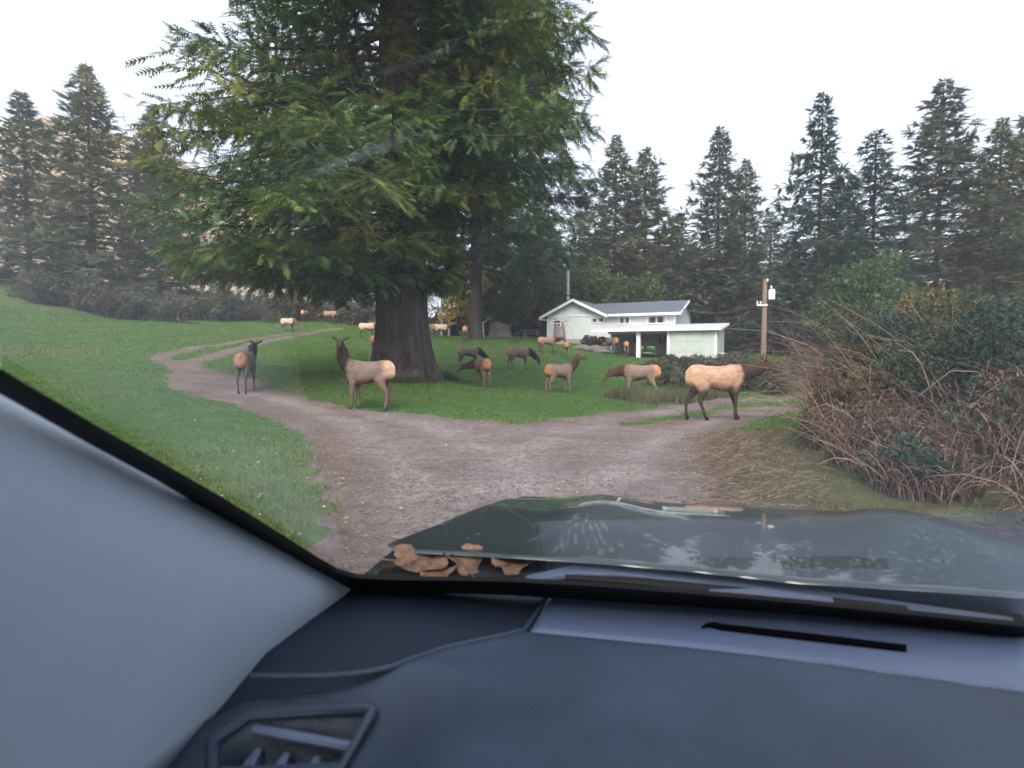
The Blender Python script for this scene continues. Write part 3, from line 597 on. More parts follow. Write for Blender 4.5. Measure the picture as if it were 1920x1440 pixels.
# ---- background conifers: three kinds, copied
FARG = [(.085, .106, .055), (.104, .116, .056), (.070, .096, .055), (.110, .112, .060), (.082, .090, .055)]
FARD = [(.056, .080, .056), (.068, .088, .058), (.050, .070, .052), (.078, .082, .056), (.070, .072, .052)]
TEAL = [(.036, .066, .058), (.046, .076, .060), (.032, .058, .052), (.055, .076, .052)]
def kind_tree(seed, pal, w_, nb=300, droop=.24, z0=.8):
    t = empty('conifer_tree'); conifer(seed, 28, z0, nb, lambda h: w_ * (1 - h) ** .74 + .15, pal, SPR_F, 1.5, .88, droop=droop, upturn=.2, trunk_r=.32, root=t, ns=3, bright=1.6, jit=.45, lump=True); return t
kinds = [kind_tree(11, FARG, 8.2), kind_tree(12, FARD, 8.6), kind_tree(13, TEAL, 8.6, 240, .3), kind_tree(14, FARD, 7.4, 270)]
FT = [  # kind, px, py base, distance, px y of the top, width factor, label
 (0, 1152, 640, 78, 252, 1.0, 'olive conifer behind the house roof, first of the pair right of the lawn conifer'),
 (0, 1207, 640, 80, 276, 1.1, 'olive conifer above the house ridge, second of the pair'),
 (1, 1342, 650, 76, 238, .95, 'tall dark brown-green conifer directly behind the garage'),
 (3, 1392, 650, 80, 296, .9, 'slender brownish conifer between the garage conifer and the utility pole'),
 (2, 1530, 655, 56, 170, .85, 'large teal-green conifer rising behind the roadside bramble thicket'),
 (1, 1268, 640, 92, 400, 1.35, 'short dark conifer filling the gap behind the house ridge'),
 (3, 1440, 650, 90, 395, 1.3, 'dark conifer behind the utility pole'),
 (1, 1085, 635, 88, 395, 1.25, 'dark conifer behind the stove pipe'),
 (1, 1010, 630, 84, 330, 1.1, 'dark conifer behind the picnic table'),
 (2, 1630, 650, 58, 240, 1.0, 'teal-green conifer far right beyond the thicket'),
 (1, 1750, 655, 66, 150, 1.1, 'tall dark conifer beyond the right-hand thicket'),
 (0, 1860, 655, 60, 220, 1.1, 'olive conifer at the end of the right-hand row'),
 (3, 1560, 650, 88, 330, 1.2, 'dark conifer behind the teal-green ones'),
 (0, 1960, 655, 70, 130, 1.2, 'tall olive conifer beyond the end of the right-hand row'),
 (1, 930, 625, 90, 300, 1.2, 'dark conifer behind the wide stump'),
 (3, 640, 600, 92, 330, 1.3, 'dark conifer behind the lawn conifer, on the bramble bank'),
 (1, 300, 600, 86, 200, 1.1, 'dark conifer left of the lawn on the bank'),
 (0, 180, 600, 72, 120, 1.1, 'olive conifer above the left-hand bank'),
 (3, 60, 600, 78, 170, 1.2, 'dark conifer at the far end of the left-hand bank')]
for i_, px_b in enumerate((1045, 1120, 1180, 1235, 1300, 1370, 1410, 1480, 1540, 1600, 1690, 1800, 1900)): FT.append(((1, 0, 3)[i_ % 3], px_b, 638, 98 + (i_ % 3) * 5, (452, 430, 470, 440)[i_ % 4], 1.5, ('dark', 'olive', 'brownish')[i_ % 3] + ' conifer in the dense back row behind the clearing'))
usedk = set()
for i, (k, px, py, Y, ty, wf, lab) in enumerate(FT):
    p = at(px, py, Y); base = gt1(p[0], p[1]) - .2; H = at(px, ty, Y)[2] - base
    t = kinds[k] if k not in usedk else copy_tree(kinds[k]); usedk.add(k)
    s = H / 28; t.location = (p[0], p[1], base); t.scale = (s * wf, s * wf, s); t.rotation_euler = (0, 0, i * 1.7 + .4); tag(t, lab, 'tree', 'conifers round the clearing')
# ---- broadleaf trees
def leaf_cloud(rg, centers, radii, n, size, pal, T=LEAFT, flat=.75):
    cs = np.array(centers); rs = np.array(radii); i = rg.choice(len(cs), n, p=rs ** 2 / (rs ** 2).sum())
    d = unit(rg.normal(size=(n, 3))); rr = rs[i] * rg.uniform(.45, 1.05, n) ** .6
    P = cs[i] + d * rr[:, None] * np.array([1, 1, flat]); pal = np.array(pal)
    cc = pal[rg.integers(len(pal), size=len(cs))][i] * rg.uniform(.7, 1.35, (n, 1))
    return place(T, P, unit(d + rg.normal(0, .8, (n, 3))), unit(np.array([0, 0, 1.]) + rg.normal(0, .6, (n, 3))), size * rg.uniform(.6, 1.4, n), cc, .15, rg)
def broadleaf(name, seed, px, py, Y, H, W, pal, n, size, label, trunk=True, zlow=.2, group=None):
    rg = np.random.default_rng(seed); p = at(px, py, Y); t = empty(name, (p[0], p[1], gt1(p[0], p[1]) - .1), 0, label, 'tree', group)
    cen = []; rad = []; limbs = []
    for i in range(26):
        z = H * rg.uniform(zlow, .95); e = math.sin(math.pi * min(1, (z / H - zlow + .12) / (1.12 - zlow))) ** .6; a = rg.uniform(0, 6.28); r = W * .5 * e * rg.uniform(.2, 1)
        c = np.array([r * math.cos(a), r * math.sin(a), z]); cen.append(c); rad.append(W * rg.uniform(.11, .22))
        st = np.array([0, 0, H * rg.uniform(.12, .4) * min(1, z / H * 1.4)]); mid = (st + c) / 2 + np.array([0, 0, .08 * H]); s = np.linspace(0, 1, 6)[:, None]
        limbs.append(((1 - s) ** 2 * st + 2 * s * (1 - s) * mid + s * s * c, .018 * H * .5, .01))
    if trunk: MB().tube([(0, 0, -.2), (.05, 0, H * .2), (0, .1, H * .45), (.1, 0, H * .8)], [.028 * H, .02 * H, .014 * H, .004 * H], 9).build('trunk', M['bark_far'], t, smooth=True)
    V, F = limb_soup(limbs, 5); mesh_np('limbs', V, F, M['bark_far'], t)
    V, c = leaf_cloud(rg, cen, rad, n, size, pal); tri_mesh('crown', V, c, M['leaf'], t); return t
GRN = [(.080, .125, .045), (.100, .145, .052), (.062, .105, .046), (.115, .150, .048)]; YEL = [(.46, .32, .035), (.34, .27, .04), (.22, .20, .04), (.50, .30, .035), (.14, .16, .05)]
broadleaf('broadleaf_tree', 1, 1098, 640, 72, 10.5, 9, GRN, 9000, .38, 'rounded mid-green broadleaf tree behind the house gable')
broadleaf('broadleaf_tree', 2, 1012, 634, 66, 8.6, 5.5, YEL[1:3] + GRN + [(.30, .20, .03)], 5000, .34, 'green broadleaf tree turning yellow beside the stove pipe')
broadleaf('broadleaf_tree', 3, 868, 634, 60, 8.4, 5, YEL, 4600, .30, 'bright yellow autumn tree behind the leaning log')
broadleaf('broadleaf_tree', 4, 945, 632, 64, 7.5, 5.5, GRN + YEL[2:3], 4500, .32, 'green broadleaf tree above the wide stump')
broadleaf('broadleaf_tree', 6, 1455, 655, 80, 11, 9, [(.06, .075, .04), (.075, .08, .042), (.085, .075, .05)], 6500, .36, 'dull olive broadleaf tree beside the utility pole')
broadleaf('broadleaf_tree', 7, 1175, 640, 70, 8.0, 9, GRN[:3], 6000, .36, 'dark green broadleaf tree behind the house roof')
broadleaf('broadleaf_tree', 8, 1640, 665, 42, 8.0, 8, GRN[:3], 6000, .30, 'green broadleaf tree to the right beyond the thicket')
# ---- bare alders
def bare_tree(seed, H):
    rg = np.random.default_rng(seed); limbs = []
    def grow(p, d, L, r, lev):
        s = np.linspace(0, 1, 6); w = rg.normal(0, .10, 3); pt = p[None] + d[None] * (L * s)[:, None] + (w[None] * (L * s ** 2)[:, None]); pt[:, 2] += .06 * L * s ** 2
        limbs.append((pt, r, r * .35))
        if lev == 0: return
        for k in range(7 if lev == 3 else 4):
            f = rg.uniform(.3, 1); j = min(int(f * 5), 4); c = pt[j] + (pt[j + 1] - pt[j]) * (f * 5 - j); e = unit(d + rg.normal(0, .55, 3) + np.array([0, 0, .15]))
            grow(c, e, L * rg.uniform(.35, .6), r * .45, lev - 1)
    grow(np.zeros(3), np.array([0, 0, 1.]), H * .72, H * .013, 3); return limb_soup(limbs, 4)
bV, bF = bare_tree(3, 14); b0 = empty('bare_tree'); bo = mesh_np('trunk_and_twigs', bV, bF, M['alder'], b0)
bV, bF = bare_tree(8, 14); b1 = empty('bare_tree'); mesh_np('trunk_and_twigs', bV, bF, M['alder'], b1)
spots = [(842, 625, 62, .72), (828, 620, 66, .8), (455, 590, 80, .95), (472, 590, 84, .9), (500, 592, 88, .85), (432, 588, 90, 1.0), (560, 595, 86, .8), (590, 600, 90, .8), (380, 590, 84, .9), (340, 590, 92, 1), (250, 595, 80, .9), (130, 600, 74, .9)]
fb = [False, False]
for i, (px, py, Y, s) in enumerate(spots):
    p = at(px, py, Y); k = i % 2; src = (b0, b1)[k]; t = src if not fb[k] else copy_tree(src); fb[k] = True
    t.location = (p[0], p[1], gt1(p[0], p[1]) - .1); t.scale = (s * 1.15, s * 1.15, s); t.rotation_euler = (0, 0, i * 1.1)
    tag(t, 'bare grey-white tree behind the lawn conifer, right of its trunk' if i < 2 else 'bare pale tree among the brambles at the foot of the dry hill', 'tree', 'bare trees by the yellow tree' if i < 2 else 'bare trees below the hill')
rg = np.random.default_rng(40)
for i in range(46):
    x = rg.uniform(-150, -32); y = rg.uniform(125, 215); t = copy_tree((b0, b1)[i % 2]); s = rg.uniform(.6, 1.1); t.location = (x, y, hillz(x, y) - .5); t.scale = (s, s, s); t.rotation_euler = (0, 0, i * .9)
    tag(t, 'leafless tree on the dry tan hillside', 'tree', 'leafless trees on the hillside')
# ---- shrubs and brambles
BRM = [(.085, .105, .065), (.105, .115, .08), (.115, .105, .08), (.075, .095, .062), (.125, .12, .095)]; RED = [(.09, .05, .04), (.12, .075, .055), (.075, .05, .04)]
def shrub(name, seed, loc, w_, d_, h_, pal, nl, lsize, ncane, label, cat, group=None, cane_cols=None, cane_r=.008, T=LEAFT, cane_h=1.05, lean=.5):
    rg = np.random.default_rng(seed); t = empty(name, loc, 0, label, cat, group); limbs = []; cols = []
    cane_cols = np.array(cane_cols or [(.12, .085, .06), (.17, .13, .09), (.08, .055, .045)])
    for i in range(ncane):
        a = rg.uniform(0, 6.28); r0 = rg.uniform(0, 1) ** .5; b = np.array([math.cos(a) * w_ * .42 * r0, math.sin(a) * d_ * .42 * r0, -.05]); h = h_ * rg.uniform(.35, cane_h)
        out = np.array([rg.normal(0, lean), rg.normal(0, lean), 0]) * h; s = np.linspace(0, 1, 6)[:, None]
        pt = b + out * s ** 1.4 + np.array([0, 0, 1.]) * h * (1.25 * s - .25 * s ** 2 - rg.uniform(0, .75) * s ** 3); limbs.append((pt, cane_r * rg.uniform(.7, 1.5), cane_r * .35)); cols.append(cane_cols[rg.integers(len(cane_cols))] * rg.uniform(.7, 1.3))
    if limbs:
        V, F = limb_soup(limbs, 3); mesh_np('canes', V, F, M['cane'], t, np.repeat(np.array(cols), 18, 0))
    if nl:
        cen = []; rad = []
        for i in range(16):
            a = rg.uniform(0, 6.28); r = rg.uniform(0, .42) ; z = h_ * rg.uniform(.15, .78); cen.append((math.cos(a) * w_ * r, math.sin(a) * d_ * r, z)); rad.append(min(w_, h_ * 1.3) * rg.uniform(.14, .26))
        V, c = leaf_cloud(rg, cen, rad, nl, lsize, pal, T); V[:, 2] = np.maximum(V[:, 2], -.03); tri_mesh('leaves', V, c, M['leaf'], t)
    return t
p = at(1112, 640, 54.5); shrub('shrub', 1, (p[0], p[1], gt1(p[0], p[1])), 2.5, 1.8, 1.35, RED, 2600, .16, 120, 'rounded red-brown bush against the house wall', 'shrub')
# bramble bank at the back left of the lawn
rg = np.random.default_rng(77)
for i in range(17):
    px = 60 + i * 39 + rg.uniform(-8, 8); Y = rg.uniform(72, 80) if px > 330 else rg.uniform(60, 72); py = 604 - rg.uniform(-2, 4); p = at(px, py, Y)
    shrub('bramble_shrub', 100 + i, (p[0], p[1], gt1(p[0], p[1])), 5.2, 4, rg.uniform(2.6, 4.2), [BRM, BRM + RED, GRN + BRM][i % 3], 2600, .34, 50, ['grey-green bramble shrub on the bank behind the lawn', 'reddish-tinged bramble shrub on the bank behind the lawn', 'fresh green bramble shrub on the bank behind the lawn'][i % 3], 'shrub', 'brambles on the bank', cane_r=.02)
# dark understorey behind house and table
for i, (px, py, Y, w_, h_) in enumerate([(925, 630, 68, 6, 3.2), (975, 631, 68, 6, 4.0), (1010, 633, 68, 5, 3.4), (1300, 660, 62, 5, 3), (1375, 664, 58, 4, 2.4), (1405, 664, 62, 5, 3.0), (1480, 668, 56, 6, 3.0), (840, 628, 70, 6, 3.4), (775, 626, 72, 7, 3.2), (1560, 670, 45, 7, 3.5), (1700, 670, 40, 8, 4), (1850, 670, 38, 8, 4)]):
    p = at(px, py, Y); shrub('understorey_shrub', 200 + i, (p[0], p[1], gt1(p[0], p[1])), w_, 4, h_, DARKG + [(.05, .045, .035)], 2200, .32, 30, 'dark undergrowth bush behind the stump and picnic table' if i < 3 else 'dark undergrowth bush between garage and utility pole' if i < 7 else 'dark undergrowth bush behind the huge conifer trunk' if i < 9 else 'dark undergrowth bush beyond the roadside thicket', 'shrub', 'undergrowth at the wood edge', cane_r=.02)
# brambles on the slope below the garage
for i, (px, py, Y, w_, h_) in enumerate([(1250, 712, 30, 2.6, 1.0), (1285, 705, 32, 3.0, 1.2), (1320, 700, 34, 3.0, 1.3), (1355, 694, 36, 3.2, 1.4), (1390, 690, 38, 3.2, 1.5), (1300, 722, 26, 2.4, .9), (1345, 716, 27, 2.6, 1.0), (1390, 712, 28, 2.8, 1.1), (1430, 705, 30, 3.2, 1.6), (1230, 690, 40, 2.6, .8), (1265, 686, 43, 3, .9), (1310, 684, 43, 3.2, .9), (1360, 680, 44, 3.2, 1.0), (1470, 715, 26, 3, 1.6), (1530, 715, 28, 4, 1.8)]):
    p = at(px, py, Y); shrub('bramble_shrub', 300 + i, (p[0], p[1], gt1(p[0], p[1])), w_, 2, h_, [BRM + RED[:1], BRM + [(.07, .055, .06)], BRM][i % 3], 1500, .15, 90, ['low red-brown tangled bramble on the slope below the garage', 'low purplish tangled bramble on the slope below the garage', 'low grey-green tangled bramble on the slope below the garage'][i % 3], 'shrub', 'brambles below the garage', cane_r=.009)
# tall dry grass round the half-hidden elk
def tuft(name, seed, loc, r, n, h_, pal, label, group=None, wd=.012):
    rg = np.random.default_rng(seed); a = rg.uniform(0, 6.28, n); q = r * rg.uniform(0, 1, n) ** .6; B = np.stack([q * np.cos(a), q * np.sin(a), np.full(n, -.04)], 1)
    hh = h_ * rg.uniform(.45, 1.1, n); ln = np.stack([rg.normal(0, .28, n), rg.normal(0, .28, n), np.ones(n)], 1) * hh[:, None]; th = rg.uniform(0, 3.14, n); sd = np.stack([np.cos(th), np.sin(th), np.zeros(n)], 1) * wd
    V = np.stack([B - sd, B + sd, B + ln], 1).reshape(-1, 3); pal = np.array(pal); c = np.repeat(pal[rg.integers(len(pal), size=n)] * rg.uniform(.7, 1.3, (n, 1)), 3, 0)
    o = tri_mesh(name, V, c, M['grass'], None); o.location = tuple(map(float, loc)); tag(o, label, 'grass tuft', group); return o
DRY = [(.16, .14, .085), (.20, .17, .11), (.11, .12, .06), (.09, .10, .05)]
for i, (px, py, Y) in enumerate([(1190, 752, 22), (1208, 758, 21), (1225, 752, 22.5), (1170, 750, 23), (1250, 750, 22), (1280, 748, 22), (1310, 742, 23), (1215, 742, 24), (1180, 738, 25.5), (1270, 738, 25), (1340, 735, 24), (1155, 745, 23.5)]):
    x, y = at(px, py, Y)[:2]; tuft('dry_grass_tuft', 400 + i, (x, y, gt1(x, y)), .55, 420, .62, DRY if i % 3 else DRY[2:] + [(.06, .09, .04)], 'tall straw-coloured grass tuft on the slope round the wading elk' if i % 3 else 'tall greenish grass tuft on the slope round the wading elk', 'dry grass tufts on the slope')
# rough grass at the foot of the great tree
for i, (px, py) in enumerate([(715, 706), (740, 712), (770, 712), (800, 708), (825, 704), (790, 716), (760, 718), (840, 712)]):
    P = hit(px, py); tuft('grass_tuft', 450 + i, (P[0], P[1], gt1(P[0], P[1])), .6, 380, .34, [(.04, .075, .028), (.055, .085, .03), (.09, .085, .045)], 'long rough grass tuft at the foot of the huge conifer trunk', 'tufts at the trunk')
# ---- roadside thicket on the right
SPIKE = np.array([[[0, 0, 0], [.45, -.26, .04], [1, 0, -.1]], [[0, 0, 0], [1, 0, -.1], [.45, .26, .04]]])
TH = [(5.15, 8.8, 1.3, 1.6, 1.5, 1), (4.55, 7.2, 1.2, 1.6, 1.0, 0), (6.1, 10.0, 2.0, 2.0, 2.4, 1), (6.3, 8.4, 2.2, 2.2, 2.3, 1), (4.25, 6.0, 1.0, 1.4, .65, 0), (5.5, 6.3, 1.6, 1.8, 1.3, 0), (7.4, 10.4, 2.6, 2.4, 2.9, 1), (7.4, 7.6, 2.2, 2.2, 2.2, 1), (7.5, 12.6, 2.2, 2.2, 3.0, 1), (9.0, 12.9, 3.0, 3, 3.4, 1), (4.6, 4.3, 1.4, 1.6, .8, 0), (6.2, 4.4, 2, 2, 1.3, 0), (9.0, 9.4, 2.4, 2.4, 2.6, 1)]
BL = [(.045, .080, .058), (.065, .095, .05), (.038, .066, .052), (.095, .095, .045), (.16, .125, .045), (.05, .085, .05)]
for i, (x, y, w_, d_, h_, k) in enumerate(TH):
    shrub('bramble_thicket', 500 + i, (x, y, gt1(x, y)), w_, d_, h_, BL if i in (2, 3, 6, 7, 8, 9, 12) else BL[:2] + [(.14, .095, .06), (.11, .07, .05), (.18, .135, .08)], (2600, 6500)[i in (2, 3, 6, 7, 8, 9, 12)] if k else 900, .08, 480, ('tall leafy bramble thicket rising behind the dry canes by the gravel' if i in (2, 3, 6, 7, 8, 9, 12) else 'bramble thicket of bare canes at the gravel, reached by the tan elk') if k else 'low heap of dry tan canes at the gravel edge', 'bramble', 'leafy bramble thickets by the gravel' if k else 'dry cane heaps by the gravel',
          cane_cols=[(.13, .085, .065), (.20, .145, .105), (.085, .055, .045), (.30, .235, .17), (.11, .075, .068), (.16, .11, .09)], cane_r=.0075, T=SPIKE, cane_h=1.0, lean=.34 if i in (0, 2, 8) else .46)

# ------------------------------------------------------------------ elk
PALS = {  # body, rump, neck, leg, belly
 'grey':  ((.170, .130, .108), (.50, .345, .225), (.026, .017, .015), (.135, .095, .072), (.20, .10, .055)),
 'slate': ((.155, .135, .125), (.30, .175, .115), (.022, .016, .015), (.085, .070, .062), (.05, .036, .03)),
 'tan':   ((.44, .28, .20), (.50, .32, .20), (.045, .025, .019), (.050, .034, .028), (.26, .13, .07)),
 'pale':  ((.52, .39, .29), (.60, .40, .24), (.12, .075, .05), (.06, .042, .035), (.10, .06, .045)),
 'dark':  ((.15, .115, .10), (.34, .17, .09), (.020, .014, .013), (.075, .055, .045), (.035, .024, .02)),
 'rust':  ((.225, .160, .130), (.47, .23, .11), (.065, .032, .022), (.20, .145, .10), (.09, .045, .03)),
 'far':   ((.30, .19, .14), (.55, .31, .17), (.06, .032, .025), (.10, .07, .055), (.12, .06, .04))}
def elk(i, heading, neck=(55, 0), head=(-12, 0), nlen=.62, scale=1.0, pal='grey', gait=(0, 0, 0, 0), vox=.03, label='', eyes=False, width=1.0):
    """neck/head = (pitch, yaw) in degrees, yaw positive to the animal's left; gait = foot shifts FL FR HL HR in metres"""
    body_c, rump_c, neck_c, leg_c, belly_c = [np.array(c) for c in PALS[pal]]
    src_v, src_c, parts = [], [], MB()
    def loft(rings, ref, sides=14):
        """rings: (centre, rw, rh, colour or (top, bottom) colours)"""
        P = [np.array(r[0], float) for r in rings]; n = len(P); V = []
        for j in range(n):
            T = unit(P[min(j + 1, n - 1)] - P[max(j - 1, 0)]); s = unit(np.cross(T, np.array(ref, float))); u = np.cross(s, T)
            for k in range(sides):
                a = 2 * math.pi * k / sides; v = P[j] + s * rings[j][1] * math.cos(a) + u * rings[j][2] * math.sin(a); V.append(v)
                c = rings[j][3]
                if isinstance(c, tuple): c = c[0] if math.sin(a) > -.72 else c[1]
                src_v.append(v); src_c.append(c)
        F = [(j * sides + k, j * sides + (k + 1) % sides, (j + 1) * sides + (k + 1) % sides, (j + 1) * sides + k) for j in range(n - 1) for k in range(sides)]
        F += [tuple(range(sides))[::-1], tuple((n - 1) * sides + k for k in range(sides))]
        parts.add(V, F)
    B = (body_c, belly_c); W = width
    loft([((-.80, 0, 1.08), .05, .10, rump_c), ((-.775, 0, 1.07), .125 * W, .18, rump_c), ((-.71, 0, 1.065), .19 * W, .245, rump_c), ((-.62, 0, 1.075), .225 * W, .272, (rump_c * .55 + body_c * .45, body_c * .6)), ((-.50, 0, 1.08), .235 * W, .275, B), ((-.3, 0, 1.055), .245 * W, .268, B), ((-.05, 0, 1.02), .262 * W, .292, B), ((.16, 0, 1.00), .262 * W, .318, B), ((.34, 0, 1.025), .228 * W, .335, B), ((.48, 0, 1.06), .185 * W, .30, (body_c, neck_c)), ((.60, 0, 1.075), .13 * W, .22, neck_c), ((.68, 0, 1.08), .06, .12, neck_c)], (0, 0, 1), 20)
    # tail
    loft([((-.74, 0, 1.24), .035, .03, rump_c), ((-.80, 0, 1.17), .034, .028, rump_c), ((-.815, 0, 1.08), .026, .022, rump_c), ((-.81, 0, 1.03), .014, .014, rump_c)], (1, 0, .1), 8)
    # legs
    for k, (sx, fx) in enumerate(((1, gait[0]), (-1, gait[1]))):
        y = .125 * sx * W
        kb = .5 * fx + max(0, -fx) * .12
        lg = 1.22
        loft([(c_, w_ * lg, h_ * lg, k_) for c_, w_, h_, k_ in [((.36, y * .8, 1.08), .075, .135, body_c), ((.38, y * .95, .92), .085, .135, body_c * .9), ((.375 + .1 * fx, y, .76), .065, .095, leg_c * 1.3), ((.385 + .3 * fx, y, .60), .047, .060, leg_c), ((.40 + kb, y, .44), .040, .046, leg_c), ((.40 + .62 * fx, y, .38), .034, .036, leg_c), ((.40 + .8 * fx, y, .24), .028, .030, leg_c * 1.1), ((.40 + .95 * fx, y, .12), .032, .034, leg_c), ((.425 + fx, y, .06), .032, .036, leg_c * .5), ((.44 + fx, y, .005), .040, .052, leg_c * .2)]], (1, 0, 0), 10)
    for k, (sx, fx) in enumerate(((1, gait[2]), (-1, gait[3]))):
        y = .13 * sx * W
        lg = 1.2
        loft([(c_, w_ * lg, h_ * lg, k_) for c_, w_, h_, k_ in [((-.52, y * .8, 1.12), .09, .165, body_c), ((-.50, y, .96), .09, .175, body_c * .95), ((-.47 + .15 * fx, y * 1.05, .80), .085, .145, body_c * .75 + leg_c * .2), ((-.53 + .35 * fx, y * 1.05, .66), .058, .088, leg_c * 1.2), ((-.625 + .55 * fx, y, .53), .042, .054, leg_c), ((-.665 + .65 * fx, y, .46), .036, .046, leg_c), ((-.655 + .75 * fx, y, .36), .031, .036, leg_c * 1.1), ((-.635 + .88 * fx, y, .22), .029, .032, leg_c * 1.1), ((-.62 + .96 * fx, y, .12), .033, .036, leg_c), ((-.595 + fx, y, .06), .033, .038, leg_c * .5), ((-.575 + fx, y, .005), .040, .052, leg_c * .2)]], (1, 0, 0), 10)
    # neck
    def dirv(p_, y_): return np.array([math.cos(R(p_)) * math.cos(R(y_)), math.cos(R(p_)) * math.sin(R(y_)), math.sin(R(p_))])
    nb = np.array([.46, 0, 1.12]); nd = dirv(*neck); mid0 = dirv(neck[0] * .45, neck[1] * .35)
    n1 = nb + mid0 * .2; n2 = n1 + unit(mid0 + nd) * nlen * .36; n3 = n2 + nd * nlen * .40; n4 = n3 + nd * nlen * .22
    ref = (0, 0, 1) if abs(nd[2]) < .75 else (-1 if nd[2] > 0 else 1, 0, .2)
    loft([(nb, .18 * W, .235, body_c * .5 + neck_c * .5), (n1, .165 * W, .225, neck_c), (n2, .142, .195, neck_c), (n3, .115, .155, neck_c), (n4, .09, .115, neck_c * 1.3)], ref, 14)
    # head
    hd = dirv(head[0], neck[1] + head[1]); hs = unit(np.cross((0, 0, 1), hd)); hu = np.cross(hd, hs)   # hs = animal's left
    face = neck_c * 1.4 + np.array([.016, .010, .008]); b0 = n4 + hu * .03 - hd * .06
    hd_r = [(-.04, .0, .055, .06), (.02, .0, .085, .10), (.10, -.005, .088, .108), (.19, -.03, .072, .09), (.28, -.055, .055, .068), (.36, -.07, .047, .055), (.42, -.075, .046, .05), (.455, -.08, .025, .03)]
    V = []
    loft([(b0 + hd * a + hu * b, c, d, neck_c if a > .40 else face) for a, b, c, d in hd_r], hu, 12)
    for sg in (-1, 1):
        e0 = b0 + hs * sg * .06 + hu * .06 + hd * .0; ed = unit(hs * sg * .86 + hu * .42 - hd * .22); er = unit(np.cross(ed, hd))
        loft([(e0, .03, .022, face), (e0 + ed * .06, .050, .022, face * 1.2), (e0 + ed * .13, .052, .020, face * 1.3), (e0 + ed * .19, .03, .018, neck_c), (e0 + ed * .225, .01, .012, neck_c)], hd, 8)
    me = bpy.data.meshes.new('elk_src'); me.from_pydata(parts.v, [], parts.f); me.update(); bm = bmesh.new(); bm.from_mesh(me); bmesh.ops.recalc_face_normals(bm, faces=bm.faces); bm.to_mesh(me); bm.free()
    tmp = bpy.data.objects.new('elk_tmp', me); C.objects.link(tmp)
    md = tmp.modifiers.new('r', 'REMESH'); md.mode = 'VOXEL'; md.voxel_size = vox * (.78 if eyes else .95); md.use_smooth_shade = True
    ms = tmp.modifiers.new('s', 'SMOOTH'); ms.iterations = 4; ms.factor = .5
    dg = bpy.context.evaluated_depsgraph_get(); ev = tmp.evaluated_get(dg); nm = bpy.data.meshes.new_from_object(ev); bpy.data.objects.remove(tmp); bpy.data.meshes.remove(me)
    nm.name = 'elk'; nm.materials.clear(); nm.materials.append(M['elk'])
    kd = kdtree.KDTree(len(src_v))
    for j, v in enumerate(src_v): kd.insert(v, j)
    kd.balance(); col = np.ones((len(nm.vertices), 4), np.float32); src_c = np.array(src_c)
    for v in nm.vertices:
        f = kd.find_n(v.co, 5); wt = np.array([1 / (d + .01) for _, _, d in f]); col[v.index, :3] = (src_c[[j for _, j, _ in f]] * wt[:, None]).sum(0) / wt.sum()
    co = np.empty(len(nm.vertices) * 3, np.float32); nm.vertices.foreach_get('co', co); co = co.reshape(-1, 3); nn = np.empty(len(nm.vertices) * 3, np.float32); nm.vertices.foreach_get('normal', nn); nn = nn.reshape(-1, 3)
    lum = col[:, :3].mean(1); shag = np.where((lum < neck_c.mean() * 2.2) & (co[:, 2] > .75), 1.0, .35) * np.where(co[:, 2] < .7, .15, 1)
    d_ = fnoise(co[:, 0] * 1.0 + co[:, 2] * .5, co[:, 1] * 1.3 + co[:, 2] * .4, 5 + i, 3, 17.0)
    co += nn * (.007 * shag * d_)[:, None]; nm.vertices.foreach_set('co', co.ravel()); nm.update()
    a_ = nm.attributes.new('Col', 'FLOAT_COLOR', 'POINT'); a_.data.foreach_set('color', col.ravel())
    p = at(*ELK[i]); o = bpy.data.objects.new('elk', nm); C.objects.link(o); o.location = (p[0], p[1], max(gt1(p[0], p[1]), 0 * p[2] + gt1(p[0], p[1])) + (.02 if i in (0, 2, 1) else .0)); o.rotation_euler = (0, 0, R(heading)); o.scale = (scale,) * 3
    tag(o, label, 'elk', 'elk herd')
    if eyes:
        for sg in (-1, 1):
            e = blob('eye', M['eye'], .021, b0 + hd * .115 + hs * sg * .078 + hu * .035, parent=o, rough=0, lev=2)
        blob('nose', M['eye'], .034, b0 + hd * .435 - hu * .06, 1, 1, .8, parent=o, rough=0, lev=2)
    return o
elk(0, 164, (80, 10), (-12, 104), .60, .97, 'grey', (.03, -.05, .02, .10), .024, 'grey-brown elk cow on the gravel edge turning its head to look back', True)
elk(1, 101, (52, -8), (2, 50), .50, .98, 'slate', (.0, .05, .10, -.08), .026, 'dark grey elk with rusty rump walking away along the left gravel track')
elk(2, 5, (22, -6), (-16, -10), .58, 1.06, 'tan', (.14, -.02, -.12, .26), .024, 'large tan elk with dark legs walking into the roadside brambles', True)
elk(3, 160, (-18, 10), (-40, 0), .52, 1.05, 'rust', (0, .1, 0, .1), .028, 'reddish elk with pale rump wading through the tall dry grass')
elk(4, 28, (58, -8), (0, -25), .55, .98, 'rust', (0, .06, -.03, .05), .028, 'elk with bright orange rump standing on the lawn, head raised')
elk(5, 112, (-16, 62), (-28, 10), .62, 1.0, 'rust', (0, .08, 0, .06), .028, 'elk with orange rump bending its dark head low beside the dark grazing elk')
elk(6, 22, (-46, -4), (-62, 0), .70, 1.0, 'dark', (0, .1, 0, .1), .034, 'dark elk grazing right behind the orange-rumped elk with bent head')
elk(7, 24, (-46, -6), (-60, 0), .74, 1.02, 'dark', (.05, -.1, 0, .12), .032, 'dark grey elk grazing alone in the middle of the lawn')
elk(8, 8, (6, -5), (-20, 0), .55, 1.0, 'far', (.05, -.05, -.1, .1), .036, 'brown elk standing before the grey stump by the house')
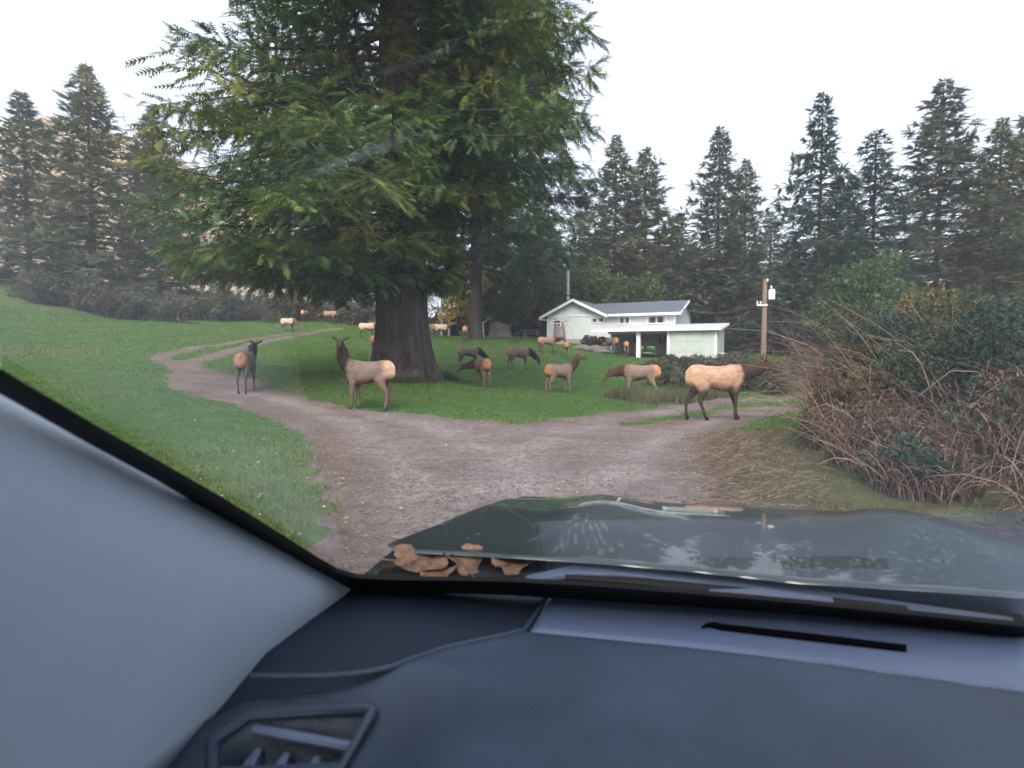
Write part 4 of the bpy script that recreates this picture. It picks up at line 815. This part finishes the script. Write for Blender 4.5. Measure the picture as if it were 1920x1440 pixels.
elk(9, 82, (-30, 0), (-50, 0), .62, 1.0, 'rust', (0, .05, 0, .05), .036, 'orange-rumped elk seen from behind below the grey stump')
elk(10, 90, (-30, 0), (-40, 0), .62, 1.0, 'rust', (0, .05, 0, .05), .036, 'orange-rumped elk seen from behind before the carport')
elk(11, 88, (-30, 0), (-50, 0), .62, 1.0, 'far', (0, .05, 0, .05), .036, 'elk with pale rump seen from behind next to the leaning log')
elk(12, 12, (32, 0), (-10, 0), .55, 1.0, 'pale', (0, .1, -.1, .1), .036, 'pale elk with dark neck on the far lawn right of the huge trunk')
elk(13, 150, (-40, 0), (-50, 0), .62, 1.0, 'dark', (0, .1, -.1, .1), .036, 'dark elk half hidden behind the right side of the huge trunk')
elk(14, 8, (-8, 0), (-30, 0), .6, 1.03, 'pale', (0, .1, -.1, .1), .036, 'whitish elk on the far lawn just left of the huge trunk')
elk(15, 80, (-30, 0), (-40, 0), .6, 1.0, 'pale', (0, .1, 0, .1), .04, 'pale elk rump showing behind the whitish elk')
elk(16, 84, (-30, 0), (-40, 0), .6, .98, 'rust', (0, .1, 0, .1), .036, 'orange elk rump peeking out behind the left side of the huge trunk')
elk(17, -8, (-50, 0), (-62, 0), .74, 1.0, 'pale', (0, .1, -.1, .1), .04, 'pale elk grazing beside the wheel tracks on the far left lawn')
elk(18, 85, (-30, 0), (-40, 0), .6, 1.0, 'far', (0, .1, 0, .1), .04, 'elk seen from behind at the bramble bank, rump only')
elk(19, 176, (-35, 0), (-50, 0), .6, 1.05, 'far', (0, .1, 0, .1), .04, 'tan elk feeding sideways at the bramble bank')
elk(20, 120, (20, 0), (0, 30), .6, 1.1, 'dark', (0, .1, 0, .1), .036, 'very dark elk standing at the left post of the carport')

# ------------------------------------------------------------------ the car we sit in
CY = R(12); cc_, cs_ = math.cos(CY), math.sin(CY)
car = empty('car', (0, 0, 0), -CY, 'dark green car seen from the driver seat: hood, windshield, dashboard and pillar', 'car')
def car_ray(px, py):
    d = ray(px, py); return np.array([d[0] * cc_ - d[1] * cs_, d[0] * cs_ + d[1] * cc_, d[2]])
def pc(px, py, c): d = car_ray(px, py); t = (c - CAMZ) / d[2]; return np.array([d[0] * t, d[1] * t])
CD = 1.155
insert_px = [(640, 1088), (1034, 1104), (1012, 1142), (984, 1184), (940, 1195), (890, 1205), (830, 1219), (780, 1236), (735, 1253), (690, 1263), (630, 1269), (560, 1271), (470, 1270), (380, 1290)]
insert = np.array([pc(x, y, CD) for x, y in insert_px]); insert = np.vstack([insert, [(-.75, .60), (-.75, .92)]])
WB = [(-.75, .90), tuple(pc(760, 1094, CD)), tuple(pc(1040, 1103, CD)), tuple(pc(1260, 1124, CD)), tuple(pc(1500, 1150, CD)), (1.22, .80)]
defr = np.array([pc(1042, 1100, CD), pc(1260, 1122, CD), pc(1500, 1148, CD), (1.0, .885), (1.3, .80), (1.3, .62), (1.0, .70), pc(1500, 1242, CD), pc(1250, 1212, CD), pc(993, 1185, CD), pc(1018, 1143, CD)])
mainp = np.array([pc(985, 1187, CD), pc(1250, 1214, CD), pc(1500, 1244, CD), (1.0, .698), (1.3, .618), (1.3, .12), (-.78, .12), (-.78, .58)] + [tuple(pc(x, y + 2, CD)) for x, y in insert_px[::-1][0:11]])
vent_px = [(400, 1402), (436, 1380), (472, 1356), (600, 1347), (690, 1344), (698, 1352), (690, 1368), (640, 1460), (400, 1470)]
def dash_base(a, b):
    z = CD + .012 * np.exp(-((a - .45) / .6) ** 2) * np.clip((.85 - b) / .3, 0, 1)
    z = z - .55 * np.clip(.42 - b, 0, 1) ** 1.3
    wl_ = 1 / (1 + np.exp((a + .22) / .025)); z = z - wl_ * .42 * np.clip(.665 - b, 0, 1)
    return z
def dash_hit(px, py):
    d = car_ray(px, py); t = np.linspace(.2, 1.3, 1500); P = np.array([0, 0, CAMZ])[None] + d[None] * t[:, None]; h = P[:, 2] - dash_base(P[:, 0], P[:, 1]); return P[np.argmax(h < 0)]
vent = np.array([dash_hit(x, y)[:2] for x, y in vent_px])
def region(name, poly, off, m, rr_=.012, a0=-.78, a1=1.3, b0=.1, b1=1.0, res=.009, hole=None, zfun=dash_base, skirt=3):
    A = np.arange(a0, a1, res); Bb = np.arange(b0, b1, res); AA, BB = np.meshgrid(A, Bb, indexing='ij'); s = sdist(AA, BB, poly)
    F = grid_faces(len(A), len(Bb)); F = F[(s.ravel()[F] > 0).any(1)]; u = np.unique(F); sf = s.ravel()
    out_ = u[sf[u] < 0]; ax, bx = AA.ravel().copy(), BB.ravel().copy(); best = np.full(len(out_), 1e9); nx, ny = ax[out_].copy(), bx[out_].copy(); px0, py0 = ax[out_], bx[out_]
    for i in range(len(poly)):
        p0 = poly[i]; p1 = poly[(i + 1) % len(poly)]; ab = p1 - p0; tt = np.clip(((px0 - p0[0]) * ab[0] + (py0 - p0[1]) * ab[1]) / (ab @ ab + 1e-12), 0, 1); qx, qy = p0[0] + tt * ab[0], p0[1] + tt * ab[1]; dd = np.hypot(px0 - qx, py0 - qy); m_ = dd < best; best[m_] = dd[m_]; nx[m_] = qx[m_]; ny[m_] = qy[m_]
    ax[out_] = nx; bx[out_] = ny; AA = ax.reshape(AA.shape); BB = bx.reshape(BB.shape)
    q = np.clip(s, 0, rr_); z = zfun(AA, BB) + off - (rr_ - np.sqrt(np.maximum(rr_ ** 2 - (rr_ - q) ** 2, 0)))
    if hole is not None: z -= .055 * np.clip(sdist(AA, BB, hole) / .010, 0, 1)
    rm = -np.ones(AA.size, int); rm[u] = np.arange(len(u))
    return mesh_np(name, np.stack([AA, BB, z], -1).reshape(-1, 3)[u], rm[F], m, car, smooth=True)
region('dash_pad', mainp, 0.006, M['dash'], hole=vent)
region('dash_insert', insert, -.004, M['ribbed'], .006)
bead = [(*pc(x, y, CD), CD + .002) for x, y in insert_px[1:13]]
MB().tube(bead, .0035, 8).build('trim_bead', M['dash'], car, smooth=True)
dp = region('defroster_panel', defr, .002, M['dash_light'], .006)
# defroster slot and its lip
sl_px = [(1322, 1174), (1350, 1172), (1500, 1188), (1700, 1212), (1700, 1222), (1500, 1199), (1352, 1181)]
spx = [pc(x, y, CD + .004) for x, y in sl_px]; MB().prism([(a, b, CD + .0035) for a, b in spx], (0, 0, .003)).build('defroster_slot', M['void'], dp)
MB().tube([(*pc(x, y, CD + .006), CD + .006) for x, y in ((1316, 1176), (1328, 1171), (1342, 1170), (1356, 1173))], [.0015, .003, .003, .002], 6).build('slot_lip', M['void'], dp)
# side vent: frame, slat, fins
vp3 = [dash_hit(x, y) + np.array([0, 0, .010]) for x, y in vent_px]
vf = MB().tube(vp3 + [vp3[0]], .0075, 8, False).build('air_vent', M['dash'], car, smooth=True)
def dpt(px, py, dz): return dash_hit(px, py) + np.array([0, 0, dz])
MB().tube([dpt(478, 1360, -.004), dpt(560, 1372, -.006), dpt(640, 1384, -.008), dpt(668, 1388, -.008)], .006, 8).build('vent_slat', M['dash_light'], vf, smooth=True)
MB().tube([dpt(425, 1420, -.018), dpt(520, 1428, -.02), dpt(640, 1438, -.02)], .007, 8).build('vent_slat', M['dash_light'], vf, smooth=True)
for px, py in ((470, 1388), (524, 1396), (582, 1404), (636, 1410)):
    c_ = dpt(px, py + 10, -.022); MB().prism([c_ + np.array(v) for v in ((-.004, .015, .010), (.004, .015, .010), (.011, -.03, -.004), (-.011, -.03, -.004))], (0, 0, -.03)).build('vent_fin', M['dash_light'], vf, bevel=.002)
# windshield: plane leaning back from its base
SLP = .666
def wz(b): return 1.145 + (.945 - b) * SLP
na, nbb = 20, 20; V = []
for a in np.linspace(-.475, 1.215, na):
    for s in np.linspace(0, 1, nbb):
        bo_ = .95 - .05 * ((a - .37) / .85) ** 2; b = bo_ + (.03 - bo_) * s; V.append((a, b, 1.145 + (bo_ - b) * SLP + .02 * math.sin(math.pi * s)))
ws = mesh_np('windshield', V, grid_faces(na, nbb), M['glass'], car, smooth=True)
def glass_pt(px, py, lift=0.0):
    d = car_ray(px, py); t = np.linspace(.1, 1.6, 3000); P = np.array([0, 0, CAMZ])[None] + d[None] * t[:, None]
    bo_ = .95 - .05 * ((P[:, 0] - .37) / .85) ** 2; s = np.clip((P[:, 1] - bo_) / (.03 - bo_), 0, 1); h = 1.145 + (bo_ - P[:, 1]) * SLP + .02 * np.sin(np.pi * s) - P[:, 2]
    return P[np.argmax(h < 0)] - d * lift
# black frit band along the base and the pillar
def band(px_in, px_out, name, m, lift):
    A_ = [glass_pt(x, y, lift) for x, y in px_in]; B_ = [glass_pt(x, y, lift) for x, y in px_out]; n = len(A_); V = A_ + B_
    V2 = [v - np.array([0, .006, .004]) for v in V]
    F = []
    for i in range(n - 1): F += [(i, i + 1, n + i + 1, n + i), (2 * n + i, 3 * n + i, 3 * n + i + 1, 2 * n + i + 1)]
    F += [(0, n, 3 * n, 2 * n), (n - 1, 3 * n - 1, 4 * n - 1, 2 * n - 1)] + [(i, 2 * n + i, 2 * n + i + 1, i + 1) for i in range(n - 1)] + [(n + i, n + i + 1, 3 * n + i + 1, 3 * n + i) for i in range(n - 1)]
    return MB().add(V + V2, F).build(name, m, ws)
band([(0, 690), (180, 797), (300, 865), (420, 934), (500, 984), (560, 1022), (600, 1047), (632, 1065), (668, 1076), (740, 1080), (860, 1081), (960, 1083), (1100, 1090), (1260, 1102), (1380, 1112), (1500, 1123), (1700, 1143), (1920, 1166)],
     [(0, 720), (180, 824), (300, 890), (420, 963), (500, 1014), (556, 1054), (596, 1080), (628, 1093), (665, 1102), (740, 1105), (860, 1106), (960, 1109), (1100, 1119), (1260, 1136), (1380, 1150), (1500, 1164), (1700, 1188), (1920, 1214)], 'frit_band', M['frit'], .004)
# two reflections in the glass, painted as pale translucent strips
def reflection_streak(p0, p1, w0, w1, k, bend=0):
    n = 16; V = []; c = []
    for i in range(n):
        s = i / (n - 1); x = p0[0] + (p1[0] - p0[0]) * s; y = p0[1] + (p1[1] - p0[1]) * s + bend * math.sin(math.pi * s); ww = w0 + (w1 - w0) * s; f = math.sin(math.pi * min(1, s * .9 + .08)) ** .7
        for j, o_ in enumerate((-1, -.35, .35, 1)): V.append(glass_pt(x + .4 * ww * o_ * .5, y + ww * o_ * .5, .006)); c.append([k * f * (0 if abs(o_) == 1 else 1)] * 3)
    return mesh_np('reflection_streak', V, grid_faces(n, 4), M['reflection_streak'], ws, np.array(c))
reflection_streak((556, 336), (790, 246), 14, 20, .10); reflection_streak((690, 146), (870, 84), 8, 16, .06)
# pillar trim: bulging sail-shaped panel from the dash up to the glass edge
V = []; n1, n2 = 26, 12
for i in range(n1):
    s = i / (n1 - 1); b = .915 - .86 * s; top = wz(b) - .012 - .010 * math.exp(-s * 40); lo0 = 1.10
    low = lo0 if b > .46 else lo0 + (.46 - b) * SLP * 1.05
    for j in range(n2):
        q = j / (n2 - 1); z = low + (top - low) * q; a = -.470 - .018 * (1 - q) ** 2 * 1.2 - .02 * (q ** 6) + .012 * math.sin(math.pi * q) - .05 * math.exp(-(s * 12))*0; V.append((a, b, z))
pl = mesh_np('pillar_trim', V, grid_faces(n1, n2), M['trim'], car, smooth=True); so = pl.modifiers.new('t', 'SOLIDIFY'); so.thickness = .03; so.offset = 1
# door below and behind the pillar, roof, right-hand side
MB().prism([(-.53, .50, .35), (-.53, .50, 1.09), (-.53, -1.0, 1.12), (-.53, -1.0, .35)], (-.07, 0, 0)).build('door', M['dash'], car, bevel=.02)
MB().prism([(1.28, .62, .35), (1.28, .62, 1.09), (1.28, -1.0, 1.12), (1.28, -1.0, .35)], (.07, 0, 0)).build('door', M['dash'], car, bevel=.02)
MB().prism([(-.46, .02, 1.752), (1.2, .02, 1.752), (1.2, -1.8, 1.80), (-.46, -1.8, 1.80)], (0, 0, .04)).build('roof', M['trim'], car)
MB().prism([(1.235, .9, 1.12), (1.235, .80, 1.12), (1.235, .0, 1.72), (1.235, .08, 1.76)], (.06, 0, 0)).build('pillar', M['trim'], car)
MB().box(-.6, 1.34, -1.9, -1.82, .35, 1.0).build('seat_row', M['dash'], car, bevel=.02)
MB().box(-.55, 1.3, -1.8, .5, .32, .345).build('car_floor', M['frit'], car)
# hood: domed, with raised ridges and a front edge that rolls away
def hood_z(a, b):
    s = (a - .37) / .95; z = 1.084 - .022 * s ** 2 - .060 * ((b - 1.15) / .9) ** 2 - .55 * np.clip(b - 2.10, 0, 1) ** 1.8
    for sg in (-1, 1):
        ar = .37 + sg * (.56 - .10 * (b - 1.35)); z = z + .022 * np.exp(-((a - ar) / .13) ** 2) / (1 + np.exp(-(b - 1.62) / .09))
    return z
hp = [pc(742, 1024, 1.07), pc(850, 1029, 1.075), pc(960, 1036, 1.08), pc(1100, 1048, 1.08), pc(1300, 1068, 1.08), pc(1500, 1092, 1.08), (1.0, 1.30), (1.33, 1.22), (1.36, 1.4), (1.28, 2.0), (1.15, 2.5), (-.41, 2.5), (-.50, 2.0)]
hp += [tuple(pc(812, 984, 1.05)), tuple(pc(726, 1014, 1.06))]
hood = region('hood', np.array(hp), 0, M['paint'], .007, -.9, 1.5, 1.0, 2.6, .012, zfun=hood_z, skirt=.5)
# fenders and front
for sg in (-1, 1):
    V = []; n1, n2 = 18, 8
    for b in np.linspace(1.12, 2.45, n1):
        for q in np.linspace(0, 1, n2):
            a = .37 + sg * (.955 - .10 * (b - 1.2) + .10 * q); z = 1.035 - .05 * np.clip((b - 1.42) / .7, 0, 2) ** 2 - .3 * q ** 2.2 - .25 * max(0, b - 2.2)
            V.append((a, b, z))
    fo = mesh_np('fender', V, grid_faces(n1, n2) if sg > 0 else grid_faces(n1, n2)[:, ::-1], M['paint'], car, smooth=True)
MB().box(-.52, 1.26, 2.35, 2.48, .45, .93).build('front_bumper', M['paint'], car, bevel=.05)
# cowl with raised ledges, wiper
MB().prism([(-.62, .93, 1.0), (1.36, .85, 1.0), (1.36, 1.42, 1.0), (-.62, 1.42, 1.0)], (0, 0, .028)).build('cowl', M['cowl'], car)
led_up = [pc(x, y, 1.055) for x, y in ((985, 1078), (1030, 1068), (1085, 1056), (1160, 1058), (1300, 1074), (1500, 1100), (1700, 1128), (1900, 1156))]
led_lo = [pc(x, y, 1.055) for x, y in ((1900, 1182), (1700, 1150), (1500, 1118), (1300, 1090), (1160, 1074), (1085, 1074), (1040, 1080), (990, 1088))]
MB().prism([(a, b, 1.043) for a, b in led_up + led_lo], (0, 0, .012)).build('cowl_ledge', M['dash_light'], car, bevel=.004, smooth=True)
wp = [(*pc(x, y, 1.085), 1.085) for x, y in ((1060, 1082), (1200, 1092), (1350, 1108), (1500, 1124), (1700, 1146))]
wip = MB().tube(wp, [.006, .010, .012, .012, .01], 8).build('wiper', M['frit'], car, smooth=True)
MB().tube([(*pc(x, y, 1.10), 1.105) for x, y in ((1330, 1118), (1420, 1122), (1560, 1140))], [.008, .014, .014], 8).build('wiper_arm', M['dash_light'], wip, smooth=True)

# ---- dry leaves lying in the cowl
def dry_leaf(px, py, size, rz, curl, seed, label, tilt=(0, 0), c=1.045):
    rg = np.random.default_rng(seed); bm = bmesh.new(); n = 34; rings = 6; vs_ = [bm.verts.new((0, 0, 0))]; R_ = []
    for k in range(n):
        a = 2 * math.pi * k / n; lobe = .84 + .13 * math.cos(5 * a) + .08 * math.cos(a) + .05 * math.sin(11 * a + seed) + .05 * rg.uniform(-1, 1)
        R_.append(lobe)
    for j in range(1, rings + 1):
        q = j / rings
        for k in range(n):
            a = 2 * math.pi * k / n; r_ = size * q * R_[k] ** q; x, y = r_ * math.cos(a), r_ * .85 * math.sin(a)
            z = curl * size * (q ** 2) * (.6 * math.cos(2 * a + seed) + .35 * math.sin(3 * a + 2 * seed) + .15 * math.sin(7 * a)) + curl * .8 * size * (y / size) ** 2 * 1.5
            vs_.append(bm.verts.new((x, y, z)))
    for k in range(n): bm.faces.new((vs_[0], vs_[1 + k], vs_[1 + (k + 1) % n]))
    for j in range(rings - 1):
        for k in range(n): o_ = 1 + j * n; bm.faces.new((vs_[o_ + k], vs_[o_ + n + k], vs_[o_ + n + (k + 1) % n], vs_[o_ + (k + 1) % n]))
    me = bpy.data.meshes.new('dry_leaf')
    for f in bm.faces: f.smooth = True
    bm.to_mesh(me); bm.free(); me.materials.append(M['dry_leaf'])
    p_ = pc(px, py, c); X = p_[0] * cc_ + p_[1] * cs_; Y = -p_[0] * cs_ + p_[1] * cc_
    o = empty('dry_leaf', (X, Y, c), 0, label, 'leaf', 'dry leaves in the cowl'); lf = link(bpy.data.objects.new('blade', me), o); lf.rotation_euler = (tilt[0], tilt[1], rz)
    st_ = MB().tube([(0, 0, 0), (-size * .5, 0, .004), (-size * 1.25, size * .1, .012)], [.0018, .0016, .0012], 5).build('stem', M['dry_leaf'], lf)
dry_leaf(792, 1052, .088, .4, .30, 1, 'large curled tan leaf with ragged edge lying in the cowl by the hood hinge', (.10, .05))
dry_leaf(868, 1056, .066, 2.1, .34, 2, 'dark folded brown leaf between the tan leaf and the smooth leaf', (.15, -.35))
dry_leaf(958, 1056, .070, 1.2, .20, 3, 'smooth veined copper leaf at the right end of the leaf litter', (.22, .10))
dry_leaf(742, 1064, .045, 3.0, .35, 4, 'small reddish leaf at the left end of the leaf litter', (.1, .2))
dry_leaf(822, 1070, .055, 5.0, .25, 5, 'pinkish brown leaf lying under the large tan leaf', (.0, .1), 1.036)

# ------------------------------------------------------------------ ground cover
rg = np.random.default_rng(99)
def sample(n, r0, r1, a0, a1, pw):
    r = (r0 ** pw + (r1 ** pw - r0 ** pw) * rg.uniform(0, 1, n)) ** (1 / pw); a = rg.uniform(R(a0), R(a1), n); return r * np.sin(a), r * np.cos(a), r
x, y, r = sample(400000, 3.5, 78, -52, 52, .62)
s = road_sd(x, y) + .05; k = s < rg.uniform(-.25, .16, len(x))
x, y, r = x[k], y[k], r[k]; n = len(x); patch = fnoise(x, y, 51, 4, .45); fine = fnoise(x, y, 52, 3, 2.2)
h = (.034 + .012 * fine.clip(-1, 1) + .014 * patch.clip(-1, 1)) * rg.uniform(.6, 1.3, n) + .006; h = np.maximum(h, .016) * (1 + r / 60); wd = .0022 + .00085 * r
verge = np.clip((x - .26 * y) / .8, 0, 1) * (y < 12.5) * (x > 1)
th = rg.uniform(0, math.pi, n); sdv = np.stack([np.cos(th), np.sin(th), np.zeros(n)], 1) * wd[:, None]; B = np.stack([x, y, gtop(x, y) - .008], 1)
tip = B + np.stack([rg.normal(0, .45, n) * h, rg.normal(0, .45, n) * h, h], 1)
g = np.array([(.066, .165, .028), (.088, .185, .038), (.052, .142, .028), (.118, .188, .044)])[rg.integers(4, size=n)]; dry = np.where(verge[:, None] > .1, np.array([.17, .135, .085]), np.array([.19, .17, .10])); near_edge = np.clip(1 - (-s[k]) / 1.2, 0, 1)
mixf = np.clip(.30 * patch + .18 * fine - .12 + .12 * near_edge + .62 * verge + .25 * verge * fine + rg.normal(0, .12, n), 0, .9)[:, None]; col = (g * (1 - mixf) + dry * mixf) * rg.uniform(.75, 1.3, (n, 1))
gr = tri_mesh('grass', np.stack([B - sdv, B + sdv, tip], 1).reshape(-1, 3), np.repeat(col, 3, 0), M['grass'], None); tag(gr, 'short green lawn grass with dry patches', 'grass', kind='stuff')
# gravel stones
x, y, r = sample(38000, 3.6, 17, -34, 34, .9); k = road_sd(x, y) > .02; x, y, r = x[k], y[k], r[k]; n = len(x)
OC = np.array([(1, 0, 0), (0, 1, 0), (-1, 0, 0), (0, -1, 0), (.1, .1, .8)]); OF = np.array([(0, 1, 4), (1, 2, 4), (2, 3, 4), (3, 0, 4)])
sz = rg.uniform(.005, .015, n) * (1 + .03 * r); z = gtop(x, y) + np.clip(road_sd(x, y) * .10, -.09, .028) + .006 * fnoise(x, y, 5, 3, 6)
th = rg.uniform(0, 6.28, n); c_, s_ = np.cos(th), np.sin(th); o_ = OC[None] * rg.uniform(.6, 1.4, (n, 5, 3)) * sz[:, None, None]
V = np.stack([x[:, None] + o_[..., 0] * c_[:, None] - o_[..., 1] * s_[:, None], y[:, None] + o_[..., 0] * s_[:, None] + o_[..., 1] * c_[:, None], z[:, None] + o_[..., 2] * .7 - .001], -1).reshape(-1, 3)
F = (np.arange(n)[:, None, None] * 5 + OF[None]).reshape(-1, 3); cl = np.array([(.16, .13, .122), (.19, .16, .15), (.235, .205, .195), (.13, .105, .097), (.18, .142, .13)])[rg.integers(5, size=n)] * rg.uniform(.8, 1.2, (n, 1))
o = mesh_np('gravel_stones', V, F, M['pebble'], None, np.repeat(cl, 5, 0)); tag(o, 'loose grey-pink gravel stones on the drive', 'gravel', kind='stuff')
# dry twigs and straw spilling from the thicket
polys = []; cols = []
for i in range(3600):
    y = rg.uniform(4.2, 12); x = .36 * y + abs(rg.normal(.0, .62)) - .12 - rg.exponential(.16) + .12 * math.sin(y * 2.1)
    L = rg.uniform(.04, .30) * rg.uniform(.5, 1); a = rg.uniform(-1.4, 1.4); s = np.linspace(0, 1, 4); zz = gt1(x, y) + .025 + rg.uniform(0, .06); bd = rg.normal(0, .35) * L
    polys.append((np.stack([x + L * s * math.cos(a) + bd * s ** 2 * math.sin(a), y + L * s * math.sin(a) - bd * s ** 2 * math.cos(a), zz + rg.uniform(-.03, .06) * s], 1), rg.uniform(.0028, .006), .0015)); cols.append(np.array([(.22, .165, .115), (.30, .24, .17), (.14, .10, .075), (.11, .075, .058), (.17, .12, .09)][rg.integers(5)]) * rg.uniform(.8, 1.2))
V, F = limb_soup(polys, 3); o = mesh_np('dry_twigs', V, F, M['cane'], None, np.repeat(np.array(cols), 12, 0)); tag(o, 'dry straw and twigs littering the verge by the thicket', 'twigs', kind='stuff')
# fallen leaves on gravel and grass
n = 420; y = rg.uniform(4.5, 16, n); x = rg.uniform(-.55, .36, n) * y; d = unit(np.stack([rg.normal(size=n), rg.normal(size=n), rg.normal(0, .15, n)], 1))
V, c = place(LEAFT, np.stack([x, y, gtop(x, y) + .05], 1), d, np.tile([0, 0, 1.], (n, 1)) + rg.normal(0, .2, (n, 3)), rg.uniform(.03, .07, n), np.array([(.45, .34, .14), (.36, .22, .10), (.30, .25, .2), (.5, .42, .3)])[rg.integers(4, size=n)], .1, rg)
o = tri_mesh('fallen_leaves', V, c, M['leaf'], None); tag(o, 'small yellow and tan leaves scattered on the ground', 'leaves', kind='stuff')

# ------------------------------------------------------------------ thin evening haze
hm = bpy.data.materials.new('haze'); hm.use_nodes = True; hn = hm.node_tree; hn.nodes.clear()
pv = hn.nodes.new('ShaderNodeVolumePrincipled'); pv.inputs['Color'].default_value = (.93, .96, 1, 1); pv.inputs['Density'].default_value = .0007; ho = hn.nodes.new('ShaderNodeOutputMaterial'); hn.links.new(pv.outputs[0], ho.inputs['Volume'])
hz = MB().box(-440, 440, -180, 720, min(float(GZ.min()), float(HZ.min())) - 1.0, float(HZ.max()) + 18).build('haze', hm); tag(hz, 'thin pale haze in the air over the clearing', 'haze', kind='stuff')
